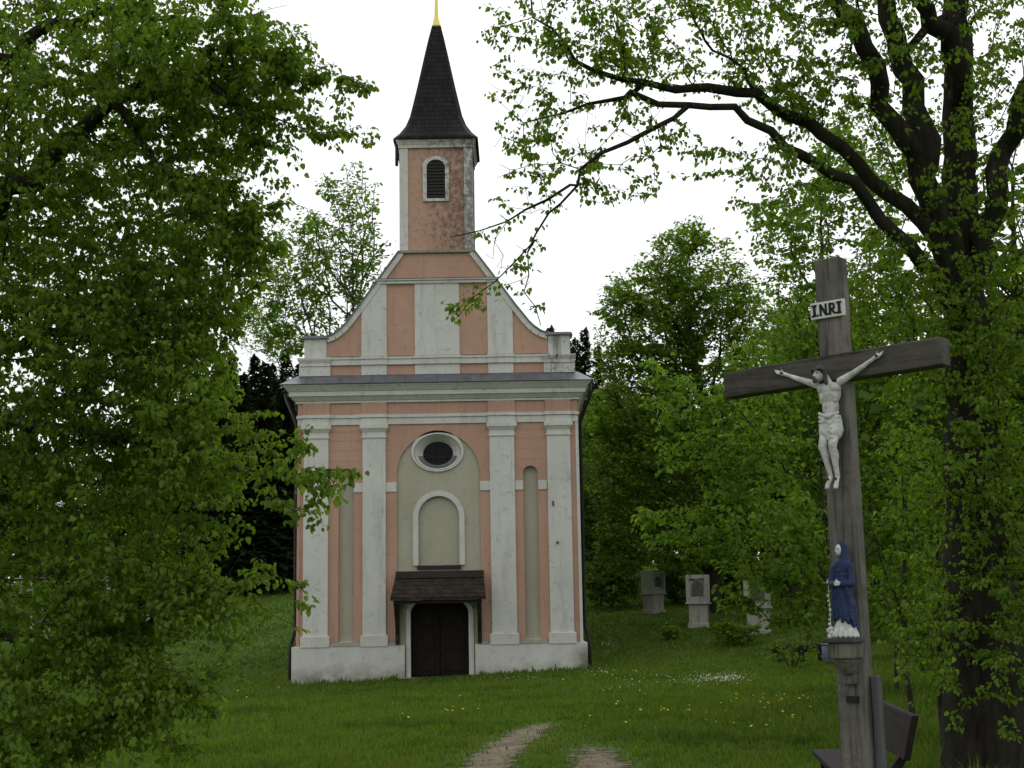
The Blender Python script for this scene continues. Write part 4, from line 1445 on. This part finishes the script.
# --- big linden at the right
r = np.random.default_rng(21)
YR = 13.0
b = P(986, 788, YR); b[2] = float(ground_h(b[0], YR))
lines = [L([(986, 790), (984, 740), (978, 600), (971, 450), (967, 330), (962, 240), (960, 150), (958, 60), (955, -40), (950, -180)], [0.40, 0.34, 0.33, 0.31, 0.26, 0.21, 0.15, 0.09], (YR, YR + 0.3)),
         L([(964, 300), (935, 205), (918, 165), (900, 138), (878, 118), (882, 84), (868, 55), (853, 29), (831, 0), (790, -60)], [0.15, 0.14, 0.125, 0.10, 0.075, 0.04], (YR, 12.0)),
         L([(926, 180), (924, 135), (908, 91), (897, 47), (886, 0), (870, -90)], [0.14, 0.12, 0.10, 0.05], (12.7, 13.2)),
         L([(962, 95), (955, 50), (939, 32), (922, 12), (900, -30)], [0.11, 0.10, 0.05], (13, 12.3)),
         L([(908, 50), (919, 24), (937, 16), (944, 18)], [0.04, 0.05], (12.6, 12.8)),
         L([(975, 280), (995, 182), (1010, 128), (1026, 90), (1060, 10)], [0.13, 0.12, 0.10, 0.05], (YR, 12.6)),
         L([(960, 270), (915, 222), (886, 186), (860, 164), (831, 142), (802, 120), (776, 109), (740, 91), (698, 78), (672, 88), (652, 93), (626, 86), (600, 78), (574, 55), (551, 36), (532, 3), (515, -30)],
           [0.085, 0.075, 0.066, 0.058, 0.048, 0.036, 0.024, 0.012, 0.005], (12.9, 11.4)),
         L([(652, 93), (610, 98), (577, 107), (548, 117), (520, 125)], [0.028, 0.015, 0.006], (11.9, 11.6)),
         L([(965, 310), (915, 252), (886, 219), (860, 190), (838, 168), (806, 157), (795, 149), (784, 131), (762, 120), (740, 111), (708, 104), (681, 114), (652, 125), (620, 143), (594, 163), (568, 187), (542, 215), (525, 247), (518, 275), (530, 318), (538, 330)],
           [0.085, 0.07, 0.06, 0.05, 0.040, 0.030, 0.026, 0.016, 0.010, 0.006, 0.004], (12.7, 10.8)),
         L([(570, 185), (532, 205), (506, 224), (480, 238), (455, 236)], [0.018, 0.008, 0.004], (11.2, 10.9)),
         L([(535, 240), (515, 262), (492, 288), (470, 300), (455, 318)], [0.009, 0.005, 0.003], (10.9, 10.8)),
         L([(690, 110), (660, 100), (630, 92)], [0.04, 0.03], (11.8, 11.7)),
         ]
Q = lambda f, *a: thin(region(*a, r), f)
pts = [Q(.1, 905, 60, 12.6, 130, 130, 1.6, 480), Q(.2, 700, 20, 12, 120, 60, 1.3, 280), Q(.1, 800, 65, 12.4, 70, 60, 1.2, 180),
       Q(.2, 600, 35, 11.6, 70, 50, 0.9, 120), Q(.35, 530, 60, 11.4, 50, 65, 0.6, 55), Q(.5, 590, 125, 11.6, 95, 45, 0.9, 120),
       Q(.5, 525, 160, 11.2, 40, 60, 0.5, 46), Q(.3, 690, 155, 11.8, 70, 16, 0.6, 30), Q(.1, 620, 190, 11.4, 45, 14, 0.4, 18), Q(.1, 770, 185, 12.2, 60, 40, 0.8, 70),
       Q(.6, 510, 265, 10.9, 45, 55, 0.25, 30), Q(.4, 470, 305, 10.85, 26, 14, 0.2, 10), Q(.5, 530, 300, 10.9, 14, 30, 0.15, 8), Q(0, 760, -120, 12.2, 280, 110, 2.2, 560), Q(0, 960, -200, 13, 180, 150, 2.5, 380),
       Q(0, 970, 360, 12.8, 90, 160, 1.0, 330), Q(0, 985, 560, 12.8, 80, 130, 0.9, 190), Q(0, 1090, 130, 12.6, 110, 260, 1.8, 620), Q(0, 1160, 450, 12.4, 130, 230, 1.8, 420),
       Q(0, 900, 300, 12.4, 60, 80, 0.9, 160), Q(0, 1010, 450, 12.2, 50, 180, 0.8, 240), Q(.3, 500, 20, 11.3, 22, 30, 0.3, 14),
       Q(.1, 930, 640, 12.3, 60, 50, .5, 50), Q(.1, 945, 320, 12.2, 80, 70, 0.6, 70), Q(.1, 965, 480, 12.0, 90, 120, 0.6, 100), Q(.1, 975, 650, 12.0, 80, 90, 0.6, 70), Q(.1, 955, 200, 12.3, 40, 70, 0.4, 40)]
build_tree('linden_tree', 'huge old linden with mossy, shade-darkened forked trunk behind the wayside cross', 'tree', lines, np.concatenate(pts), b, M['bark'], M['leaf_linden'], 14, 0.044,
           bf=0.22, step=0.2, seed=4, tip_r=0.0022, expo=0.45, back=0.34, spread=0.06, droop=1.0)

# --- linden at the left
r = np.random.default_rng(33)
YL = 10.5
b = P(-150, 830, YL); b[2] = float(ground_h(b[0], YL))
lines = [L([(-150, 870), (-140, 700), (-125, 560), (-110, 450), (-105, 330), (-95, 200), (-85, 60), (-60, -120)], [0.36, 0.28, 0.26, 0.24, 0.2, 0.14, 0.08], YL),
         L([(-112, 400), (-60, 280), (0, 197), (23, 174), (62, 152), (86, 129), (101, 109), (129, 90), (152, 70), (187, 62), (219, 74), (238, 101), (254, 133)], [0.14, 0.12, 0.10, 0.085, 0.065, 0.04, 0.02, 0.008], (YL, 9.5)),
         L([(120, 95), (164, 184), (219, 203), (250, 223), (272, 245)], [0.04, 0.028, 0.014, 0.006], (10, 9.6)),
         L([(-115, 470), (-40, 420), (40, 425), (150, 440), (220, 457), (290, 484), (330, 474), (350, 477)], [0.08, 0.06, 0.03, 0.012, 0.002], (YL, 8.8)),
         L([(-120, 560), (-50, 590), (20, 650), (60, 640), (150, 617), (210, 592), (262, 574)], [0.07, 0.05, 0.03, 0.014, 0.002], (YL, 9.2)),
         L([(-125, 600), (-60, 690), (10, 752), (100, 722), (175, 690), (230, 665)], [0.06, 0.04, 0.025, 0.010, 0.002], (YL, 8.8)),
         L([(-105, 330), (-30, 350), (60, 330), (160, 340), (250, 300)], [0.07, 0.05, 0.03, 0.012, 0.003], (YL, 11)),
         L([(-90, 140), (-20, 60), (60, 20), (150, 10), (260, 20)], [0.09, 0.06, 0.04, 0.02, 0.006], (YL, 10)),
         L([(230, 90), (270, 80), (320, 62), (372, 88)], [0.010, 0.005, 0.0015], (9.6, 9.3)),
         L([(240, 105), (290, 120), (335, 140), (372, 140)], [0.010, 0.005, 0.0015], (9.6, 9.3)),
         ]
pts = [Q(.05, 60, 150, 10.4, 160, 170, 1.8, 1800), Q(.2, 262, 160, 9.7, 40, 50, .4, 60), Q(.2, 255, 240, 9.7, 34, 50, .4, 60), Q(.2, 300, 75, 9.6, 30, 40, .4, 40), Q(.1, 250, 40, 9.8, 40, 40, .6, 60), Q(0, 205, 70, 9.8, 75, 85, 1.2, 420), Q(.15, 280, 70, 9.6, 38, 60, 0.6, 80), Q(.25, 335, 115, 9.4, 38, 32, 0.3, 26),
       Q(.05, 90, 370, 10.4, 140, 130, 1.7, 1350), Q(.05, 210, 250, 9.9, 55, 90, 1.0, 300), Q(.05, 195, 430, 9.6, 50, 110, 0.9, 270),
       Q(.1, 60, 560, 10, 140, 110, 1.4, 640), Q(.35, 230, 610, 9.2, 45, 40, .4, 60), Q(.3, 215, 520, 9.4, 40, 40, .5, 60), Q(.3, 300, 490, 9.0, 50, 40, 0.35, 34), Q(0, 335, 482, 8.9, 16, 8, 0.1, 4), Q(.2, 262, 440, 9.2, 30, 40, 0.3, 30),
       Q(.2, 150, 600, 9.4, 90, 60, 0.7, 220), Q(.3, 165, 685, 9.0, 75, 35, 0.6, 90), Q(.35, 245, 570, 9.2, 40, 22, 0.3, 22),
       Q(.15, 170, 715, 9.3, 60, 45, 0.6, 90), Q(0, 345, 478, 8.85, 8, 5, .05, 5), Q(.05, 60, 690, 9.4, 120, 60, 0.9, 340), Q(.1, 30, 750, 9.2, 90, 40, 0.8, 130), Q(0, -40, -100, 10.5, 270, 120, 2.4, 560), Q(0, -200, 250, 10.6, 150, 350, 2.2, 600), Q(0, 150, 320, 10.2, 80, 60, 1.0, 260),
       Q(0, 362, 86, 9.3, 12, 8, .1, 7), Q(0, 366, 135, 9.3, 8, 12, .1, 6), Q(0, 330, 66, 9.4, 16, 8, .1, 6), Q(.3, 302, 600, 9.2, 10, 34, 0.2, 5), Q(.3, 300, 440, 9.1, 10, 30, 0.2, 8)]
build_tree('linden_tree', 'leafy linden branching in from the left in front of the chapel', 'tree', lines, np.concatenate(pts), b, M['bark2'], M['leaf_linden'], 20, 0.041,
           bf=0.22, step=0.2, seed=9, tip_r=0.0021, expo=0.45, back=0.36, spread=0.07, droop=1.0)


# --- middle-distance trees
def std_lines(b, h, r0, lean=(0, 0), fork=3, seed=0, spread=0.2):
    rr = np.random.default_rng(seed)
    b = np.array(b, float)
    top = b + np.array((lean[0], lean[1], h))
    mid = b + (top - b) * 0.35 + np.append(rr.normal(0, 0.02 * h, 2), 0)
    ls = [([b - (0, 0, 0.3), b + (top - b) * 0.12, mid, b + (top - b) * 0.7 + np.append(rr.normal(0, 0.02 * h, 2), 0), top], [r0 * 1.3, r0, r0 * 0.8, r0 * 0.4, r0 * 0.12])]
    for i in range(fork):
        a = rr.random() * 6.28
        s0 = 0.25 + 0.3 * rr.random()
        p0 = b + (top - b) * s0
        e = p0 + np.array((math.cos(a) * spread * h, math.sin(a) * spread * h, h * (0.25 + 0.25 * rr.random())))
        ls.append(([p0, p0 + (e - p0) * 0.5 + (0, 0, -0.02 * h), e], [r0 * 0.5, r0 * 0.3, r0 * 0.1]))
    return ls


def gbase(px, Y):
    p = P(px, 605, Y)
    p[2] = float(ground_h(p[0], Y))
    return p


r = np.random.default_rng(5)
b = gbase(717, 57)
pts = [region(690, 285, 56, 62, 62, 2.6, 420, r), region(650, 330, 56, 60, 70, 2.8, 461, r), region(740, 350, 56, 60, 90, 3, 461, r), region(640, 430, 56, 55, 100, 3, 532, r),
       region(710, 450, 56, 95, 110, 3.2, 784, r), region(612, 480, 56, 26, 100, 2.4, 237, r), region(625, 545, 56, 30, 24, 2, 98, r), region(700, 555, 56, 60, 12, 2, 84, r), region(690, 235, 56, 22, 18, 1.2, 50, r), region(620, 300, 56, 22, 26, 1.5, 64, r)]
MT = build_tree('broadleaf_tree', 'tall round-topped bright green tree to the right of the chapel', 'tree', std_lines(b, 14.5, 0.22, (-1.0, 0), 5, 3, 0.16), np.concatenate(pts), b,
           M['bark2'], M['leaf_light'], 19, 0.165, bf=0.35, step=0.8, seed=2, tip_r=0.012, back=0.9, spread=0.28, simple_leaf=True)

copy_tree(MT, gbase(800, 68), 2.2, (1.0, 1.0, 0.93), 'rounded bright green tree between the tall round-topped tree and the cross')
copy_tree(MT, gbase(628, 76), 4.0, (0.75, 0.75, 0.70), 'lower bright green tree close behind the chapel on its right')

r = np.random.default_rng(6)
b = gbase(845, 27)
pts = [region(840, 250, 27, 75, 90, 2.2, 330, r), region(800, 380, 26, 80, 80, 2.2, 420, r), region(880, 400, 26.5, 60, 140, 2.2, 420, r), region(820, 500, 25.5, 70, 80, 2, 330, r),
       region(770, 230, 27, 28, 30, 1, 40, r), region(860, 150, 27, 60, 40, 1.6, 120, r), region(900, 560, 26, 50, 60, 1.5, 130, r)]
build_tree('broadleaf_tree', 'light green tree filling the space behind the wayside cross', 'tree', std_lines(b, 9.5, 0.15, (0, 0), 5, 8), np.concatenate(pts), b,
           M['bark2'], M['leaf_light'], 16, 0.090, bf=0.3, step=0.45, seed=3, tip_r=0.006, back=0.6, spread=0.16, droop=0.6)

r = np.random.default_rng(8)
b = gbase(853, 21)
pts = [region(745, 440, 21, 70, 60, 1.4, 170, r), region(690, 400, 21, 50, 30, 0.8, 60, r), region(660, 370, 21, 25, 18, 0.4, 14, r), region(760, 530, 20.5, 70, 55, 1.3, 170, r),
       region(680, 530, 20.8, 45, 25, 0.8, 46, r), region(800, 590, 20.5, 45, 45, 1, 90, r), region(650, 515, 20.8, 25, 12, 0.3, 10, r), region(745, 590, 20.3, 30, 22, 0.5, 26, r), region(700, 445, 21, 50, 40, 0.8, 60, r)]
build_tree('young_maple', 'young maple with spreading bright leaves left of the wayside cross', 'tree', std_lines(b, 4.6, 0.05, (-0.5, 0), 3, 12, 0.2), np.concatenate(pts), b,
           M['bark2'], M['leaf_light'], 12, 0.083, bf=0.25, step=0.3, seed=7, tip_r=0.004, back=0.4, spread=0.1, droop=0.6)

# undergrowth stems and saplings at the lower right
for (px, Y, h, regs, label, sd_) in (
        (905, 17, 3.6, [(905, 480, 40, 70, 0.8, 90), (900, 590, 36, 50, 0.7, 70)], 'thin dark sapling standing just right of the cross post', 41),
        (932, 15.5, 3.4, [(935, 520, 40, 90, 0.8, 120), (925, 640, 30, 40, 0.6, 40)], 'slender sapling between the bench and the old linden trunk', 42),
        (1015, 15, 3.2, [(1005, 520, 50, 120, 0.9, 150), (1010, 680, 50, 70, 0.7, 90)], 'leafy sapling at the far right beside the linden trunk', 43),
        (890, 24, 3.0, [(890, 600, 40, 40, 1.0, 90)], 'bushy sapling on the grass beyond the bench', 44)):
    r = np.random.default_rng(sd_)
    b = gbase(px, Y)
    pts = np.concatenate([region(g[0], g[1], Y, g[2], g[3], g[4], g[5], r) for g in regs])
    build_tree('sapling', label, 'sapling', std_lines(b, h, 0.035, (0.1, 0), 2, sd_), pts, b, M['bark2'], M['leaf_mid'], 10, 0.065, bf=0.25, step=0.25, seed=sd_, tip_r=0.0025, back=0.3, spread=0.08, droop=0.6)

# --- sparse trees behind the chapel's left
for (px, Y, h, regs, label, sd_) in (
        (352, 62, 17, [(352, 190, 34, 30, 2, 60), (345, 255, 48, 60, 2.6, 210), (372, 300, 26, 60, 2, 60)], 'slim airy tree behind the left shoulder of the gable', 51),
        (328, 64, 14.5, [(300, 235, 36, 36, 2, 70), (285, 295, 45, 60, 2.6, 210), (310, 330, 40, 30, 2, 60)], 'slim many-stemmed airy tree left of the gable', 52),
        (262, 104, 15, [(262, 325, 34, 28, 2.6, 150), (285, 345, 22, 18, 2, 60)], 'bright low tree between the linden and the gable', 53)):
    r = np.random.default_rng(sd_)
    b = gbase(px, Y)
    pts = np.concatenate([region(g[0], g[1], Y, g[2], g[3], g[4], g[5], r) for g in regs])
    build_tree('slim_tree', label, 'tree', std_lines(b, h, 0.18, (0, 0), 6, sd_, 0.16), pts, b, M['bark2'], M['leaf_light'], 11, 0.21, bf=0.5, step=0.8, seed=sd_, tip_r=0.02, back=1.0, spread=0.3, simple_leaf=True)


# --- the wood behind: spruces and broadleaf trees
def spruce_mesh(h=18, seed=0):
    r = np.random.default_rng(seed)
    V, n = [], 0
    for _ in range(950):
        z = 1.3 + (h - 1.5) * (1 - r.random() ** 0.75)
        rad = ((h - z) * 0.19 + 0.2) * (0.55 + 0.6 * r.random())
        a = r.random() * 6.28
        tilt = 0.25 - 0.75 * (h - z) / h + 0.2 * r.normal()
        kx = max(4, int(rad / 0.12))
        for j in range(kx):
            s = (j + r.random()) / kx
            c = np.array((math.cos(a) * rad * s, math.sin(a) * rad * s, z + tilt * rad * s + 0.16 * rad * s * s))
            for side in (-1, 1):
                ln = (0.40 * (1 - s) + 0.16) * (0.7 + 0.6 * r.random())
                aa = a + side * (0.6 + 0.5 * r.random())
                e = c + np.array((math.cos(aa) * ln, math.sin(aa) * ln, -0.75 * ln * r.random()))
                w = np.array((math.cos(a), math.sin(a), tilt)) * 0.10
                V += [c - w, c + w, e]
    V = np.array(V)
    return np_mesh('crown', V, np.arange(len(V)).reshape(-1, 3), 3)


sm = spruce_mesh()
SPR = empty('spruce_tree', (0, 0, 0), '', 'tree')
link('trunk', MB().tube([(0, 0, -0.5), (0, 0, 6), (0, 0, 17.4)], [0.26, 0.18, 0.02], 8).mesh('trunk'), M['bark3'], SPR, True)
link('crown', sm, M['needle'], SPR)
# a taller stand with bare lower trunks
vv = MB()
spots = [(215, 82), (228, 88), (240, 80), (252, 86), (263, 81), (274, 87), (284, 83), (205, 92), (193, 86), (180, 90), (160, 84), (246, 95), (270, 94), (296, 92), (222, 98), (234, 96), (258, 97), (282, 98)]
for i, (px, Y) in enumerate(spots):
    b = gbase(px, Y)
    lb = 'dark spruce in the dense stand left of the chapel'
    if i == 0:
        o = SPR; o.location = b; o['label'] = lb; o['group'] = 'dark spruces left of the chapel'
        o.scale = (0.8, 0.8, 0.74)
    else:
        copy_tree(SPR, b, random.random() * 6, (0.8, 0.8, 0.70 + 0.14 * random.random()), lb, 'dark spruces left of the chapel')
for i, (px, Y, hpx) in enumerate([(556, 105, 326), (574, 110, 340), (591, 104, 328), (545, 112, 340), (604, 112, 345), (582, 116, 338)]):
    b = gbase(px, Y)
    topz = P(px, hpx, Y)[2]
    sc = (topz - b[2]) / 17.8
    copy_tree(SPR, b, random.random() * 6, (sc * 0.8, sc * 0.8, sc), 'dark spruce tip rising behind the right shoulder of the chapel', 'dark spruces right of the chapel')

# a generic wood tree, copied along the wood edge
r = np.random.default_rng(77)
b0 = np.array((0.0, 75.0, float(ground_h(0, 75))))
u = r.normal(0, 1, (520, 3)); u /= np.linalg.norm(u, axis=1)[:, None]
u *= (r.random(520) ** 0.4)[:, None]
cl = r.normal(0, 1, (9, 3)) * 0.25
pts = np.concatenate([b0 + (0, 0, 6.2) + u[:300] * (3.2, 3.2, 5.6), b0 + (1.2, 0.6, 4.6) + u[300:410] * (2.6, 2.6, 3.6), b0 + (-1.4, -0.5, 7.4) + u[410:] * (2.2, 2.2, 3.2)])
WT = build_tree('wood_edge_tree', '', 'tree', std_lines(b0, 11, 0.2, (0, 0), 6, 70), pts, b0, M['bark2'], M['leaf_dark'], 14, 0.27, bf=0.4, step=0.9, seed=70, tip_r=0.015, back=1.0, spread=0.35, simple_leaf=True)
edge = [(600, 66, 0.62, 'dark tree close to the right wall of the chapel'), (632, 70, 0.66, 'dark tree behind the pillar with the framed relief'), (668, 68, 0.64, 'shaded tree between two wayside pillars'),
        (708, 66, 0.7, 'shaded tree behind the middle wayside pillar'), (748, 70, 0.8, 'dark tree behind the red-capped wayside pillar'), (790, 64, 0.8, 'dark tree behind the log bench'),
        (835, 62, 0.85, 'dark tree in the wood straight behind the cross'), (880, 58, 0.85, 'wood tree seen just right of the cross post'), (930, 55, 0.9, 'wood tree left of the old linden trunk'), (985, 52, 0.9, 'wood tree behind the old linden trunk'), (1040, 50, 0.95, 'wood tree at the right edge of the view'),
        (1045, 22, 0.72, 'dark tree at the right edge just behind the old linden'), (1000, 33, 0.85, 'dark tree some way behind the old linden trunk'), (930, 40, 0.8, 'dark tree behind the saplings right of the cross'),
        (690, 84, 1.0, 'tall dark tree deep in the wood behind the pillars'), (780, 82, 1.05, 'tall dark tree deep in the wood left of the cross'), (870, 76, 1.05, 'tall dark tree deep in the wood right of the cross'), (960, 72, 1.1, 'tall dark tree deep in the wood behind the linden'),
        (120, 74, 0.75, 'wood tree seen through the left linden'), (60, 70, 0.8, 'wood tree behind the left linden, farther left'), (0, 66, 0.85, 'wood tree at the left edge of the view'), (-60, 64, 0.9, 'wood tree just beyond the left edge'), (150, 92, 1.0, 'tall wood tree behind the garden wall')]
for i, (px, Y, sc, lb) in enumerate(edge):
    b = gbase(px, Y)
    if i == 0:
        WT.location = b; WT.scale = (sc, sc, sc); WT['label'] = lb; WT['group'] = 'trees along the wood edge'
    else:
        copy_tree(WT, b, i * 1.37, (sc * random.uniform(.9, 1.1), sc, sc * random.uniform(0.9, 1.12)), lb, 'trees along the wood edge')

# the wood farther back, one dark mass of leaves
r = np.random.default_rng(90)
N = 26000
fx = r.uniform(-75, 75, N); fy = 118 + 0.0 * fx + r.normal(0, 3.0, N)
top = 9 + 2.5 * np.sin(fx * 0.21) + 1.8 * np.sin(fx * 0.57 + 1) + 1.2 * np.sin(fx * 1.3)
fz = ground_h(fx, fy) + top * (r.random(N) ** 0.8)
c = np.stack([fx, fy, fz], 1)
u = r.normal(0, 1, (N, 3)); u /= np.linalg.norm(u, axis=1)[:, None]
w = np.cross(u, r.normal(0, 1, (N, 3))); w /= np.linalg.norm(w, axis=1)[:, None]
sz = (0.35 + 0.4 * r.random(N))[:, None]
v = np.stack([c - u * sz, c + w * sz * .5, c + u * sz, c - w * sz * .5], 1).reshape(-1, 3)
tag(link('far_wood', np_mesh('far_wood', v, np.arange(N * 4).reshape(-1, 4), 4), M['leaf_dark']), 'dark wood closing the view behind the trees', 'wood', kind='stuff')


# low bushes
def bush_at(px, py, w, h, label, leaf_m, sd_, n=120, size=0.1, per=9):
    r = np.random.default_rng(sd_)
    b = G(px, py)
    u = r.normal(0, 1, (n, 3)); u /= np.linalg.norm(u, axis=1)[:, None]; u *= (r.random(n) ** 0.45)[:, None]
    pts = b + (0, 0, h * 0.52) + u * (w / 2, w / 2.4, h * 0.5)
    ls = [([b - (0, 0, 0.15), b + (0, 0, 0.3 * h), b + (0.05, 0, 0.6 * h)], [0.03, 0.02, 0.01])]
    for q in range(3):
        a = q * 2.1 + sd_
        ls.append(([b, b + (math.cos(a) * w * 0.15, math.sin(a) * w * 0.15, h * 0.3), b + (math.cos(a) * w * 0.3, math.sin(a) * w * 0.3, h * 0.65)], [0.022, 0.016, 0.008]))
    return build_tree('bush', label, 'bush', ls, pts, b, M['bark2'], leaf_m, per, size, bf=0.25, step=0.25, seed=sd_, tip_r=0.003, back=0.3, spread=0.12, crown='foliage', trunk='stem', droop=0.3)


bush_at(672, 640, 0.7, 0.6, 'small pale green bush alone on the lawn before the pillars', M['leaf_light'], 61, 40, 0.12)
bush_at(792, 668, 1.5, 0.8, 'low bush spreading over the end of the log bench', M['leaf_mid'], 62, 60, 0.08, 7)
bush_at(735, 646, 1.8, 0.9, 'low bush at the foot of the red-capped pillar', M['leaf_mid'], 63, 110, 0.11)
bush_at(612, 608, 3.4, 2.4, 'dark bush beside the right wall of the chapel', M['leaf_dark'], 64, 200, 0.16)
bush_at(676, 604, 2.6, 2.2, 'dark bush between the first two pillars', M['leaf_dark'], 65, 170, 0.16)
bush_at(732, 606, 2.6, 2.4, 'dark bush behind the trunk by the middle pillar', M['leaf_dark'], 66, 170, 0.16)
bush_at(865, 640, 3.0, 2.0, 'bush on the lawn right of the cross post', M['leaf_mid'], 67, 200, 0.11)
bush_at(940, 650, 3.0, 2.2, 'bush behind the plank bench', M['leaf_mid'], 68, 200, 0.11)
bush_at(70, 690, 2.6, 1.6, 'low bush under the left linden at the picture edge', M['leaf_linden'], 69, 200, 0.08)
bush_at(100, 640, 3.4, 2.2, 'bush under the left linden before the far pillars', M['leaf_mid'], 71, 220, 0.11)

for o in list(S.objects):
    if o.get('label') == '': o['label'] = 'dark tree in the wood'
